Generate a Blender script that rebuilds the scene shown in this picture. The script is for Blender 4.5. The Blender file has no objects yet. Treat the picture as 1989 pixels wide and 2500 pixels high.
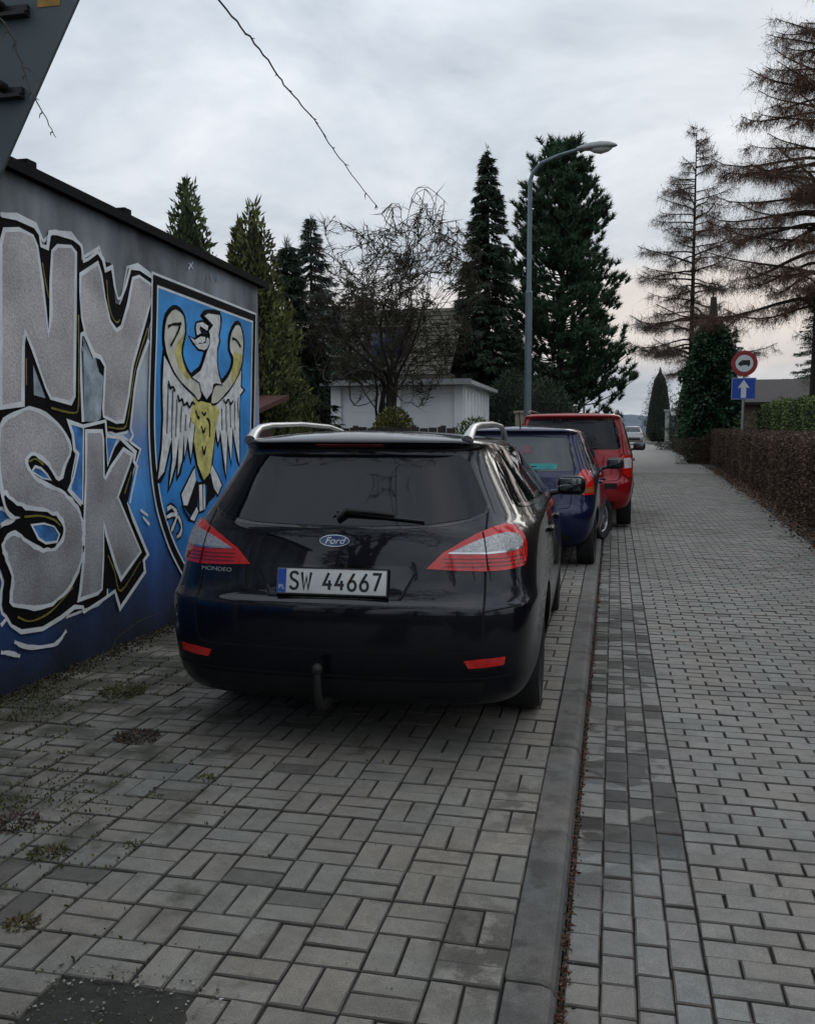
import bpy, bmesh, math, random, json
import numpy as np
from mathutils import Vector, Matrix
from mathutils.bvhtree import BVHTree
from mathutils.geometry import delaunay_2d_cdt
R = math.radians
random.seed(7); np.random.seed(7)
scene = bpy.context.scene
COL = scene.collection
# ------------------------------------------------------------------ camera
CAM_H, FPX = 1.50, 2250.0
cam_d = bpy.data.cameras.new('camera'); cam = bpy.data.objects.new('camera', cam_d); COL.objects.link(cam)
cam.location = (0, 0, CAM_H)
cam.rotation_euler = (R(90 - 4.80), 0, R(12.52))
cam_d.sensor_fit = 'VERTICAL'; cam_d.sensor_height = 24.0
cam_d.lens = FPX / 2500.0 * 24.0
cam_d.clip_end = 3000; cam_d.clip_start = .05
scene.camera = cam
scene.render.resolution_x, scene.render.resolution_y = 814, 1024
# ------------------------------------------------------------------ sky (overcast evening) and weak sun
SUN_EL, SUN_AZ = R(24), R(18)          # azimuth measured from +Y towards +X
world = bpy.data.worlds.new('World'); scene.world = world; world.use_nodes = True
def build_world():
    nt = world.node_tree; nt.nodes.clear(); N = nt.nodes.new; Lk = nt.links.new
    out = N('ShaderNodeOutputWorld'); add = N('ShaderNodeMixShader'); add.inputs[0].default_value = .955
    b1 = N('ShaderNodeBackground'); b2 = N('ShaderNodeBackground')
    sky = N('ShaderNodeTexSky'); sky.sky_type = 'NISHITA'; sky.sun_disc = False
    sky.sun_elevation = SUN_EL; sky.sun_rotation = SUN_AZ; sky.air_density = 1.5; sky.dust_density = 4
    Lk(sky.outputs[0], b1.inputs[0]); b1.inputs[1].default_value = .05
    tc = N('ShaderNodeTexCoord'); sep = N('ShaderNodeSeparateXYZ'); Lk(tc.outputs['Generated'], sep.inputs[0])
    def m(op, a, b=None, clamp=False):
        n = N('ShaderNodeMath'); n.operation = op; n.use_clamp = clamp
        for k, v in enumerate((a, b)):
            if v is None: continue
            if isinstance(v, (int, float)): n.inputs[k].default_value = v
            else: Lk(v, n.inputs[k])
        return n.outputs[0]
    zc = m('MAXIMUM', sep.outputs[2], 0.0)
    den = m('ADD', zc, .22)
    cmb = N('ShaderNodeCombineXYZ'); Lk(m('DIVIDE', sep.outputs[0], den), cmb.inputs[0]); Lk(m('DIVIDE', sep.outputs[1], den), cmb.inputs[1])
    no = N('ShaderNodeTexNoise'); no.inputs['Scale'].default_value = 1.5; no.inputs['Detail'].default_value = 6; no.inputs['Roughness'].default_value = .56; no.inputs['Distortion'].default_value = .35
    Lk(cmb.outputs[0], no.inputs['Vector'])
    rp = N('ShaderNodeValToRGB'); e = rp.color_ramp.elements
    e[0].position = .36; e[0].color = (.40, .455, .525, 1); e[1].position = .65; e[1].color = (.72, .75, .80, 1)
    k = e.new(.5); k.color = (.545, .597, .662, 1)
    Lk(no.outputs[0], rp.inputs[0])
    # overcast layer: thicker and brighter overhead, a warm gap low over the horizon
    no2 = N('ShaderNodeTexNoise'); no2.inputs['Scale'].default_value = 3.2; no2.inputs['Detail'].default_value = 3
    mp = N('ShaderNodeMapping'); mp.inputs['Scale'].default_value = (1, 1, 5); Lk(tc.outputs['Generated'], mp.inputs[0]); Lk(mp.outputs[0], no2.inputs['Vector'])
    el = m('ADD', sep.outputs[2], m('MULTIPLY', m('SUBTRACT', no2.outputs[0], .5), .12))
    wr = N('ShaderNodeValToRGB'); w = wr.color_ramp.elements
    w[0].position = 0.0; w[0].color = (0, 0, 0, 1); w[1].position = 1.0; w[1].color = (0, 0, 0, 1)
    for p, v in ((.05, .0), (.10, .8), (.14, .85), (.19, 0)):
        q = w.new(p); q.color = (v, v, v, 1)
    Lk(el, wr.inputs[0])
    az = m('ADD', m('MULTIPLY', sep.outputs[1], .60), m('ADD', m('MULTIPLY', sep.outputs[0], .22), .30), True)
    fac = m('MULTIPLY', wr.outputs[0], az, True)
    mx = N('ShaderNodeMix'); mx.data_type = 'RGBA'; Lk(fac, mx.inputs[0]); Lk(rp.outputs[0], mx.inputs[6]); mx.inputs[7].default_value = (.76, .68, .63, 1)
    Lk(mx.outputs[2], b2.inputs[0]); Lk(m('MULTIPLY_ADD', zc, .75), b2.inputs[1]); b2.inputs[1].links[0].from_node.inputs[2].default_value = .88
    Lk(b1.outputs[0], add.inputs[1]); Lk(b2.outputs[0], add.inputs[2]); Lk(add.outputs[0], out.inputs[0])
build_world()
sd = bpy.data.lights.new('sun', 'SUN'); sd.energy = .5; sd.angle = R(30); sd.color = (1, .95, .88)
sun = bpy.data.objects.new('sun', sd); COL.objects.link(sun)
sv = Vector((math.sin(SUN_AZ) * math.cos(SUN_EL), math.cos(SUN_AZ) * math.cos(SUN_EL), math.sin(SUN_EL)))
sun.rotation_euler = sv.to_track_quat('Z', 'Y').to_euler(); sun.location = (0, 0, 40)
vs = scene.view_settings; vs.view_transform = 'Standard'; vs.look = 'None'; vs.gamma = 1; vs.exposure = 0.16; vs.use_curve_mapping = False
# ------------------------------------------------------------------ helpers
def mk(name, verts, faces, mat, parent=None, smooth=False, link=True):
    me = bpy.data.meshes.new(name); me.from_pydata([tuple(v) for v in verts], [], faces)
    if mat: me.materials.append(mat)
    if smooth: me.polygons.foreach_set('use_smooth', [True] * len(me.polygons))
    me.update()
    o = bpy.data.objects.new(name, me)
    COL.objects.link(o)
    if parent: o.parent = parent
    return o
def quads(name, V, mat, parent=None, n=4):
    """V: (count*n,3) array of separate n-gons"""
    V = np.asarray(V, np.float32); c = len(V) // n
    me = bpy.data.meshes.new(name); me.vertices.add(len(V)); me.vertices.foreach_set('co', V.ravel())
    me.loops.add(c * n); me.loops.foreach_set('vertex_index', np.arange(c * n, dtype=np.int32))
    me.polygons.add(c); me.polygons.foreach_set('loop_start', np.arange(0, c * n, n, dtype=np.int32))
    me.update(calc_edges=True); me.materials.append(mat)
    o = bpy.data.objects.new(name, me); COL.objects.link(o)
    if parent: o.parent = parent
    return o
def tag(o, label=None, cat=None, group=None, kind=None):
    if label: o['label'] = label
    if cat: o['category'] = cat
    if group: o['group'] = group
    if kind: o['kind'] = kind
    return o
def thing(name, label, cat, loc=(0, 0, 0), rz=0, group=None):
    o = bpy.data.objects.new(name, None); COL.objects.link(o); o.location = loc; o.rotation_euler = (0, 0, rz)
    o.empty_display_size = .1
    return tag(o, label, cat, group)
class MB:
    def __init__(s): s.v = []; s.f = []
    def add(s, v, f):
        n = len(s.v); s.v += [tuple(p) for p in v]; s.f += [tuple(i + n for i in q) for q in f]; return s
    def box(s, x0, x1, y0, y1, z0, z1, rz=0, c=(0, 0, 0)):
        v = [(x, y, z) for z in (z0, z1) for x, y in ((x0, y0), (x1, y0), (x1, y1), (x0, y1))]
        if rz:
            C, S_ = math.cos(rz), math.sin(rz); v = [(x * C - y * S_ + c[0], x * S_ + y * C + c[1], z + c[2]) for x, y, z in v]
        return s.add(v, [(3, 2, 1, 0), (4, 5, 6, 7), (0, 1, 5, 4), (1, 2, 6, 5), (2, 3, 7, 6), (3, 0, 4, 7)])
    def tube(s, pts, rad, n=8, cap=True):
        pts = [Vector(p) for p in pts]; k = len(pts)
        if not hasattr(rad, '__len__'): rad = [rad] * k
        t0 = (pts[1] - pts[0]).normalized(); a = t0.orthogonal().normalized(); rings = []
        for i in range(k):
            t = (pts[min(i + 1, k - 1)] - pts[max(i - 1, 0)]).normalized()
            a = (a - t * a.dot(t)).normalized(); b = t.cross(a)
            rings.append([pts[i] + (a * math.cos(2 * math.pi * j / n) + b * math.sin(2 * math.pi * j / n)) * rad[i] for j in range(n)])
        v = [p for r in rings for p in r]
        f = [(i * n + j, i * n + (j + 1) % n, (i + 1) * n + (j + 1) % n, (i + 1) * n + j) for i in range(k - 1) for j in range(n)]
        if cap: f += [tuple(range(n - 1, -1, -1)), tuple((k - 1) * n + j for j in range(n))]
        return s.add(v, f)
    def lathe(s, prof, c=(0, 0, 0), axis='z', n=24, close=False):
        """prof: (r, h) pairs"""
        v = []; k = len(prof)
        for j in range(n):
            a = 2 * math.pi * j / n
            for r, h in prof:
                p = (r * math.cos(a), r * math.sin(a), h)
                if axis == 'x': p = (h, p[0], p[1])
                if axis == 'y': p = (p[0], h, p[1])
                v.append((p[0] + c[0], p[1] + c[1], p[2] + c[2]))
        f = []
        for j in range(n):
            for i in range(k - 1 + (1 if close else 0)):
                a, b = j * k + i, j * k + (i + 1) % k; c2, d = ((j + 1) % n) * k + (i + 1) % k, ((j + 1) % n) * k + i
                f.append((a, b, c2, d))
        return s.add(v, f)
    def build(s, name, mat, parent=None, smooth=False):
        o = mk(name, s.v, s.f, mat, parent, smooth)
        if smooth: o.data.set_sharp_from_angle(angle=R(38))
        return o
def fix_normals(o):
    bm = bmesh.new(); bm.from_mesh(o.data); bmesh.ops.recalc_face_normals(bm, faces=bm.faces); bm.to_mesh(o.data); bm.free(); return o
def catmull(pts, per=5, closed=False):
    P = [np.array(p, float) for p in pts]; n = len(P); out = []
    rng = range(n) if closed else range(n - 1)
    for i in rng:
        p0 = P[(i - 1) % n] if closed or i > 0 else P[i]; p1 = P[i]; p2 = P[(i + 1) % n]; p3 = P[(i + 2) % n] if closed or i + 2 < n else p2
        for k in range(per):
            t = k / per; out.append(.5 * ((2 * p1) + (p2 - p0) * t + (2 * p0 - 5 * p1 + 4 * p2 - p3) * t * t + (3 * p1 - p0 - 3 * p2 + p3) * t ** 3))
    if not closed: out.append(P[-1])
    return [tuple(p) for p in out]
def ribbon(pts, w, closed=False):
    """mitred flat strip along a 2-D path: list of (left,right) pairs"""
    P = [np.array(p, float) for p in pts]; q = [P[0]]
    for p in P[1:]:
        if np.linalg.norm(p - q[-1]) > 1e-4: q.append(p)
    P = q; n = len(P); out = []
    for i in range(n):
        a = P[i] - P[i - 1] if (closed or i > 0) else P[1] - P[0]
        b = P[(i + 1) % n] - P[i] if (closed or i < n - 1) else P[-1] - P[-2]
        a /= max(np.linalg.norm(a), 1e-9); b /= max(np.linalg.norm(b), 1e-9)
        na, nb = np.array((-a[1], a[0])), np.array((-b[1], b[0])); m = na + nb; l = np.linalg.norm(m)
        m = na if l < 1e-3 else m / l
        k = min(1 / max(m @ na, .35), 1.9); out.append((P[i] + m * w / 2 * k, P[i] - m * w / 2 * k))
    return out
def cdt_poly(poly, grid):
    """triangulate a polygon with interior grid points -> verts2d, faces"""
    P = []
    n = len(poly)
    for i in range(n):
        a, b = Vector(poly[i]), Vector(poly[(i + 1) % n]); k = max(1, int((b - a).length / grid))
        P += [a.lerp(b, j / k) for j in range(k)]
    nb = len(P); xs = [p.x for p in P]; ys = [p.y for p in P]
    def inside(x, y):
        c = False
        for i in range(nb):
            a, b = P[i], P[i - 1]
            if (a.y > y) != (b.y > y) and x < (b.x - a.x) * (y - a.y) / (b.y - a.y) + a.x: c = not c
        return c
    def dmin(x, y): return min((p.x - x) ** 2 + (p.y - y) ** 2 for p in P)
    V = list(P); x = min(xs) + grid / 2
    while x < max(xs):
        y = min(ys) + grid / 2
        while y < max(ys):
            if inside(x, y) and dmin(x, y) > (grid * .45) ** 2: V.append(Vector((x, y)))
            y += grid
        x += grid
    E = [(i, (i + 1) % nb) for i in range(nb)]
    v, e, f, *_ = delaunay_2d_cdt(V, E, [], 1, 1e-6)
    return [tuple(p) for p in v], [tuple(q) for q in f], nb
# ------------------------------------------------------------------ materials
MATS = {}
def pm(name, col, rough=.6, metal=0, var=.12, scale=8, bump=0, bscale=60, coat=0, coatr=.03, spec=.5, obj=False, ior=None, island=0, objrand=0, alpha=1, detail=4, trans=0, vec='Object'):
    """principled material whose colour wanders with noise (and per piece)"""
    if name in MATS: return MATS[name]
    mt = bpy.data.materials.new(name); mt.use_nodes = True; nt = mt.node_tree; N = nt.nodes.new; Lk = nt.links.new
    b = nt.nodes['Principled BSDF']
    tc = N('ShaderNodeTexCoord'); no = N('ShaderNodeTexNoise'); no.inputs['Scale'].default_value = scale; no.inputs['Detail'].default_value = detail
    if vec == 'World':
        ge = N('ShaderNodeNewGeometry'); Lk(ge.outputs['Position'], no.inputs['Vector'])
    else: Lk(tc.outputs[vec], no.inputs['Vector'])
    mr = N('ShaderNodeMapRange'); Lk(no.outputs[0], mr.inputs[0]); mr.inputs[1].default_value = .25; mr.inputs[2].default_value = .75
    mr.inputs[3].default_value = 1 - var; mr.inputs[4].default_value = 1 + var
    val = mr.outputs[0]
    for amt, kind in ((island, 'i'), (objrand, 'o')):
        if not amt: continue
        g = N('ShaderNodeNewGeometry') if kind == 'i' else N('ShaderNodeObjectInfo')
        r = N('ShaderNodeMapRange'); Lk(g.outputs['Random Per Island' if kind == 'i' else 'Random'], r.inputs[0]); r.inputs[3].default_value = 1 - amt; r.inputs[4].default_value = 1 + amt
        mu = N('ShaderNodeMath'); mu.operation = 'MULTIPLY'; Lk(val, mu.inputs[0]); Lk(r.outputs[0], mu.inputs[1]); val = mu.outputs[0]
    hs = N('ShaderNodeVectorMath'); hs.operation = 'SCALE'; hs.inputs[0].default_value = col[:3]; Lk(val, hs.inputs['Scale'])
    Lk(hs.outputs[0], b.inputs['Base Color'])
    b.inputs['Roughness'].default_value = rough; b.inputs['Metallic'].default_value = metal; b.inputs['Specular IOR Level'].default_value = spec
    b.inputs['Coat Weight'].default_value = coat; b.inputs['Coat Roughness'].default_value = coatr
    b.inputs['Transmission Weight'].default_value = trans
    if ior: b.inputs['IOR'].default_value = ior
    if bump:
        n2 = N('ShaderNodeTexNoise'); n2.inputs['Scale'].default_value = bscale; n2.inputs['Detail'].default_value = 6
        Lk(tc.outputs['Object'], n2.inputs['Vector'])
        bp = N('ShaderNodeBump'); bp.inputs['Strength'].default_value = bump; bp.inputs['Distance'].default_value = .01; Lk(n2.outputs[0], bp.inputs['Height']); Lk(bp.outputs[0], b.inputs['Normal'])
    mt['b'] = 1; MATS[name] = mt
    return mt
# ------------------------------------------------------------------ lie of the land: level near the camera, then a gentle climb
def gz(y):
    if y <= 5: return 0.0
    t = y - 5
    z = .01 * t * min(1, t / 4)
    return z if y < 95 else .9 + .004 * (min(y, 400) - 95)
# ================================================================== ground, pavement, kerb, setts, road
M_soil = pm('soil', (.045, .04, .03), .95, var=.5, scale=1.5, bump=.6, bscale=14)
def surface_mat(name, col, rnd, joint=False, wet=None, moss=0):
    """concrete block: per-piece tone, fine speckle, shaped stains fixed to the ground"""
    mt = bpy.data.materials.new(name); mt.use_nodes = True; nt = mt.node_tree; N = nt.nodes.new; Lk = nt.links.new; b = nt.nodes['Principled BSDF']
    g = N('ShaderNodeNewGeometry')
    def noise(sc, det=3, rough=.5, vec=None):
        n = N('ShaderNodeTexNoise'); n.inputs['Scale'].default_value = sc; n.inputs['Detail'].default_value = det; n.inputs['Roughness'].default_value = rough
        Lk(vec or g.outputs['Position'], n.inputs['Vector']); return n.outputs[0]
    def mr(v, a, b_, c, d):
        n = N('ShaderNodeMapRange'); Lk(v, n.inputs[0])
        for i, q in enumerate((a, b_, c, d)): n.inputs[i + 1].default_value = q
        return n.outputs[0]
    def mul(a, b_):
        n = N('ShaderNodeMath'); n.operation = 'MULTIPLY'
        for i, q in enumerate((a, b_)):
            if isinstance(q, (int, float)): n.inputs[i].default_value = q
            else: Lk(q, n.inputs[i])
        return n.outputs[0]
    v = mul(mr(noise(1.1, 4), .3, .7, .88, 1.10), mr(noise(230, 2, .7), .3, .7, .70, 1.3))
    v = mul(v, mr(noise(17, 4, .6), .3, .7, .86, 1.12)); v = mul(v, mr(noise(3.7, 5, .65), .36, .50, .84, 1.0))
    if rnd == 'island': rv = g.outputs['Random Per Island']
    elif rnd == 'object':
        oi = N('ShaderNodeObjectInfo'); rv = oi.outputs['Random']
    else: rv = None
    if rv is not None:
        v = mul(v, mr(rv, 0, 1, .92, 1.08))
        wn = N('ShaderNodeTexWhiteNoise'); wn.noise_dimensions = '1D'; Lk(rv, wn.inputs['W'])
        odd = mr(wn.outputs[0], .975, .982, 1, .62); v = mul(v, odd)
    if wet:
        # damp blotches inside soft-edged boxes on the ground (x0,x1,y0,y1,amount,threshold,scale)
        sp = N('ShaderNodeSeparateXYZ'); Lk(g.outputs['Position'], sp.inputs[0])
        for (x0, x1, y0, y1, amt, th, sc) in wet:
            e = .08
            m_ = mul(mul(mr(sp.outputs[0], x0 - e, x0 + e, 0, 1), mr(sp.outputs[0], x1 - e, x1 + e, 1, 0)), mul(mr(sp.outputs[1], y0 - e * 2, y0 + e * 2, 0, 1), mr(sp.outputs[1], y1 - e * 2, y1 + e * 2, 1, 0)))
            if rv is not None and wet is not None and name.startswith('sett'):
                s1 = mr(rv, .30, .34, 1, .0); st = N('ShaderNodeMath'); st.operation = 'MAXIMUM'; Lk(mr(noise(sc, 4), th, th + .035, 0, 1), st.inputs[0]); Lk(mul(s1, .9), st.inputs[1]); nn = st.outputs[0]
            else: nn = mr(noise(sc, 6, .6), th - .02, th + .09, 0, 1)
            v = mul(v, mr(mul(m_, nn), 0, 1, 1, amt))
    sc_ = N('ShaderNodeVectorMath'); sc_.operation = 'SCALE'; sc_.inputs[0].default_value = col; Lk(v, sc_.inputs['Scale']); c = sc_.outputs[0]
    # tint drift between warm and cool grey
    tint = N('ShaderNodeMix'); tint.data_type = 'RGBA'; tint.blend_type = 'MULTIPLY'; tint.inputs[0].default_value = 1
    rp = N('ShaderNodeValToRGB'); rp.color_ramp.elements[0].color = (1.04, .98, .93, 1); rp.color_ramp.elements[1].color = (.97, 1.0, 1.0, 1); rp.color_ramp.elements[0].position = .35; rp.color_ramp.elements[1].position = .65
    Lk(noise(2.3, 2), rp.inputs[0]); Lk(c, tint.inputs[6]); Lk(rp.outputs[0], tint.inputs[7]); c = tint.outputs[2]
    if moss:
        sp2 = N('ShaderNodeSeparateXYZ'); Lk(g.outputs['Position'], sp2.inputs[0])
        band = mr(sp2.outputs[0], -3.2, -1.3, .24, 0.0)
        ad = N('ShaderNodeMath'); ad.operation = 'ADD'; Lk(noise(3.2, 6, .62), ad.inputs[0]); Lk(band, ad.inputs[1])
        mm = mul(mr(ad.outputs[0], .60, .74, 0, 1), moss)
        mo = N('ShaderNodeMix'); mo.data_type = 'RGBA'; Lk(mm, mo.inputs[0]); Lk(c, mo.inputs[6]); mo.inputs[7].default_value = (.035, .036, .018, 1); c = mo.outputs[2]
    Lk(c, b.inputs['Base Color']); b.inputs['Roughness'].default_value = .82; b.inputs['Specular IOR Level'].default_value = .35
    bp = N('ShaderNodeBump'); bp.inputs['Strength'].default_value = .35; bp.inputs['Distance'].default_value = .004; Lk(noise(160, 4, .7), bp.inputs['Height']); Lk(bp.outputs[0], b.inputs['Normal'])
    MATS[name] = mt; return mt
PAVC, ROADC, SETC = (.214, .202, .177), (.226, .218, .203), (.206, .201, .190)
wetp = [(-.48, -.20, 2.30, 2.82, .42, .43, 9), (-.48, -.2, 3.4, 3.85, .5, .47, 9), (-3.3, -.5, 1.2, 2.38, .8, .5, 2.5)]
wets = [(-.2, .35, 3.35, 9.0, .42, .54, 2.2), (-.2, .05, 3.0, 14, .6, .5, 3)]
wetr = [(.3, 3.0, 10, 22, .80, .52, .8)]
M_pav_o = surface_mat('pavement_block', PAVC, 'object', wet=wetp, moss=.75); M_pav_i = surface_mat('pavement_blocks', PAVC, 'island', wet=wetp, moss=.75)
M_set_o = surface_mat('sett_block', SETC, 'object', wet=wets); M_set_i = surface_mat('sett_blocks', SETC, 'island', wet=wets)
M_road_o = surface_mat('road_block', ROADC, 'object', wet=wetr); M_road_i = surface_mat('road_blocks', ROADC, 'island', wet=wetr)
M_road_far = surface_mat('road_far', ROADC, None)
M_kerb = surface_mat('kerb_concrete', (.128, .124, .117), 'object', wet=[(-.3, -.18, 2.2, 5.2, .45, .50, 6), (-.3, 0, 5.2, 12, .7, .52, 4)])
def joint_mat():
    mt = pm('joint_sand', (.030, .027, .021), .95, var=.5, scale=30, vec='World'); return mt
M_joint = joint_mat()
M_edge = pm('dirty_edge', (.092, .085, .072), .9, var=.5, scale=9, vec='World')
def moss_mat():
    return pm('moss', (.055, .060, .015), .95, var=.5, scale=40, island=.5)
M_moss = moss_mat()
# the land, one sheet out to the horizon
def ground_sheet():
    ys = [-300, -100, -40, -10, 0, 5, 6, 7, 8, 9, 12, 16, 20, 26, 34, 44, 56, 70, 95, 120, 160, 250, 400, 900]
    xs = [-900, -300, -100, -40, -15, -8, 0, 8, 15, 40, 100, 300, 900]
    V = [(x, y, gz(y) - .16) for y in ys for x in xs]; nx = len(xs)
    F = [(j * nx + i, j * nx + i + 1, (j + 1) * nx + i + 1, (j + 1) * nx + i) for j in range(len(ys) - 1) for i in range(nx - 1)]
    g = mk('ground', V, F, pm('garden_earth', (.05, .05, .03), .95, var=.5, scale=.5, bump=.5, bscale=5)); tag(g, kind='structure')
ground_sheet()
YS = [-12, -6, 0, 2, 4, 5, 6, 7, 8, 9, 10, 12, 14, 17, 20, 24, 28, 34, 42, 52, 64, 78, 95, 120, 170]
def strip(name, xl, xr, z, mat, y0=-12, y1=170, thick=.1, parent=None):
    ys = [y for y in YS if y0 < y < y1]; ys = [y0] + ys + [y1]
    L_ = lambda f, y: f(y) if callable(f) else f
    V = []
    for y in ys:
        a, b = L_(xl, y), L_(xr, y); zz = gz(y) + z; V += [(a, y, zz), (b, y, zz), (b, y, zz - thick), (a, y, zz - thick)]
    F = []
    for i in range(len(ys) - 1):
        o = i * 4
        for k in range(4): F.append((o + k, o + (k + 1) % 4, o + 4 + (k + 1) % 4, o + 4 + k))
    F += [(0, 3, 2, 1), tuple(len(V) - 4 + k for k in (0, 1, 2, 3))]
    return fix_normals(mk(name, V, F, mat, parent))
def road_right(y):
    pts = [(-20, 1.9), (0, 2.05), (8, 2.4), (13, 2.67), (20, 3.0), (34.5, 3.5), (64, 3.7), (80, 3.1), (95, 2.4), (200, -4)]
    return float(np.interp(y, [p[0] for p in pts], [p[1] for p in pts])) - .06
pavement = tag(strip('pavement', -3.39, -.268, -.014, M_joint, -6, 60), kind='structure')
sett_bed = tag(strip('sett_strip', -.118, .292, -.064, M_joint, -6, 60), kind='structure')
road = tag(strip('road', .292, road_right, -.064, M_joint, -6, 31.98), kind='structure')
road_far = strip('road_surface', -.118, road_right, -.052, M_road_far, 32, 170, parent=road)
verge = tag(strip('verge', lambda y: road_right(y) + .004, lambda y: road_right(y) + 12, -.045, M_soil, -12, 170), kind='structure')
garden_ground = tag(strip('garden_ground', -60, -3.394, -.03, M_soil, -12, 170), kind='structure')
# block shapes (chamfered, open underneath), shared by all alike pieces
def block_geo(w, l, h=.05, ch=.0045, seed=0):
    rs = random.Random(seed); j = lambda: rs.uniform(-.0016, .0016)
    def ring(dx, z): return [(sx * (w / 2 - dx) + j(), sy * (l / 2 - dx) + j(), z) for sx, sy in ((-1, -1), (1, -1), (1, 1), (-1, 1))]
    v = ring(ch, 0) + ring(0, -ch * .8) + ring(0, -h)
    f = [(0, 1, 2, 3)] + [(4 + k, 4 + (k + 1) % 4, (k + 1) % 4, k) for k in range(4)] + [(8 + k, 8 + (k + 1) % 4, 4 + (k + 1) % 4, 4 + k) for k in range(4)]
    return v, f
_fw = Vector((-math.sin(R(12.52)) * math.cos(R(4.8)), math.cos(R(12.52)) * math.cos(R(4.8)), -math.sin(R(4.8)))); _rt = Vector((math.cos(R(12.52)), math.sin(R(12.52)), 0)); _up = _rt.cross(_fw)
def in_frame(x, y, z, pad=40):
    v = Vector((x, y, z - CAM_H)); d = v.dot(_fw)
    if d < .3: return None
    px, py = 994.5 + FPX * v.dot(_rt) / d, 1250 - FPX * v.dot(_up) / d
    return d if -pad < px < 1989 + pad and -pad < py < 2500 + pad else None
def lay(parent, name, pieces, mat_o, mat_i, maxn=300, zlift=0, far_name='blocks'):
    """pieces: (x,y,w,l). nearest visible ones become objects, the others one joined mesh"""
    vis = []; rest = []
    for p in pieces:
        d = in_frame(p[0], p[1], gz(p[1]) + zlift)
        (vis if d else rest).append((d or 0, p))
    vis.sort(key=lambda q: q[0]); rest += vis[maxn:]; vis = vis[:maxn]
    cache = {}; rs = random.Random(3)
    for d, (x, y, w, l) in vis:
        key = (round(w, 3), round(l, 3), rs.randrange(3))
        if key not in cache:
            v, f = block_geo(key[0], key[1], seed=hash(key) % 1000); me = bpy.data.meshes.new(name); me.from_pydata(v, [], f); me.materials.append(mat_o); me.materials.append(M_edge); me.polygons.foreach_set('material_index', [0] + [1] * 8); cache[key] = me
        o = bpy.data.objects.new(name, cache[key]); COL.objects.link(o); o.parent = parent
        o.location = (x, y, gz(y) + zlift + rs.uniform(-.004, .003)); o.rotation_euler = (rs.gauss(0, .008), rs.gauss(0, .008), rs.gauss(0, .006))
    V = []; F = []
    for d, (x, y, w, l) in rest:
        v, f = block_geo(w, l, .03, seed=rs.randrange(1000)); n = len(V); z0 = gz(y) + zlift + rs.uniform(-.003, .003); tx, ty = rs.uniform(-.008, .008), rs.uniform(-.008, .008)
        V += [(a + x, b + y, c + z0 + a * ty + b * tx) for a, b, c in v]; F += [tuple(i + n for i in q) for q in f]
    if V:
        o = tag(mk(far_name, V, F, mat_i, parent), kind='stuff'); o.data.materials.append(M_edge); o.data.polygons.foreach_set('material_index', ([0] + [1] * 8) * (len(F) // 9))
JO = .006
def pavement_blocks():
    ps = []
    for j in range(-10, 90):
        for i in range(0, 16):
            x1 = -.268 - i * .2; x0 = x1 - .2; y0 = 2.384 + j * .2
            if x0 < -3.39: x0 = -3.387
            cx, cy, w = (x0 + x1) / 2, y0 + .1, x1 - x0
            if -1.47 < cx < -1.06 and cy < 2.18: continue      # lost blocks, bare dirt
            if w < .12: ps.append((cx, cy, w - JO, .2 - JO)); continue
            if (i + j) % 2 == 1: ps += [(cx - w / 4, cy, w / 2 - JO, .2 - JO), (cx + w / 4, cy, w / 2 - JO, .2 - JO)]
            else: ps += [(cx, cy - .05, w - JO, .1 - JO), (cx, cy + .05, w - JO, .1 - JO)]
    lay(pavement, 'paving_block', ps, M_pav_o, M_pav_i, far_name='paving_blocks')
pavement_blocks()
def sett_blocks():
    rs = random.Random(11); ps = []
    for c in range(4):
        x = -.108 + .1 * c + .05; y = 1.2 + rs.uniform(0, .1)
        while y < 32:
            l = rs.choice((.16, .16, .15, .11, .165, .10)) if y < 3.3 else rs.choice((.10, .12, .10, .16, .09))
            ps.append((x + rs.gauss(0, .001), y + l / 2, .1 - .0055, l - .0055)); y += l
    lay(sett_bed, 'sett', ps, M_set_o, M_set_i, zlift=-.05, far_name='setts')
sett_blocks()
def road_blocks():
    ps = []
    for r in range(-6, 298):
        y = 2.51 + (r - 0) * .1; off = 0 if r % 2 == 0 else .1
        x = .292; xe = road_right(y); first = True
        edge = .392 - off if off else .392
        xs = [.292] + [.392 - (0 if r % 2 == 0 else -.1) + .2 * k for k in range(0, 20)]
        xs = [q for q in xs if q < xe - .03] + [xe]
        for a, b in zip(xs[:-1], xs[1:]): ps.append(((a + b) / 2, y, b - a - .007, .1 - .0042))
    lay(road, 'road_block', ps, M_road_o, M_road_i, zlift=-.05, far_name='road_blocks')
road_blocks()
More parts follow.
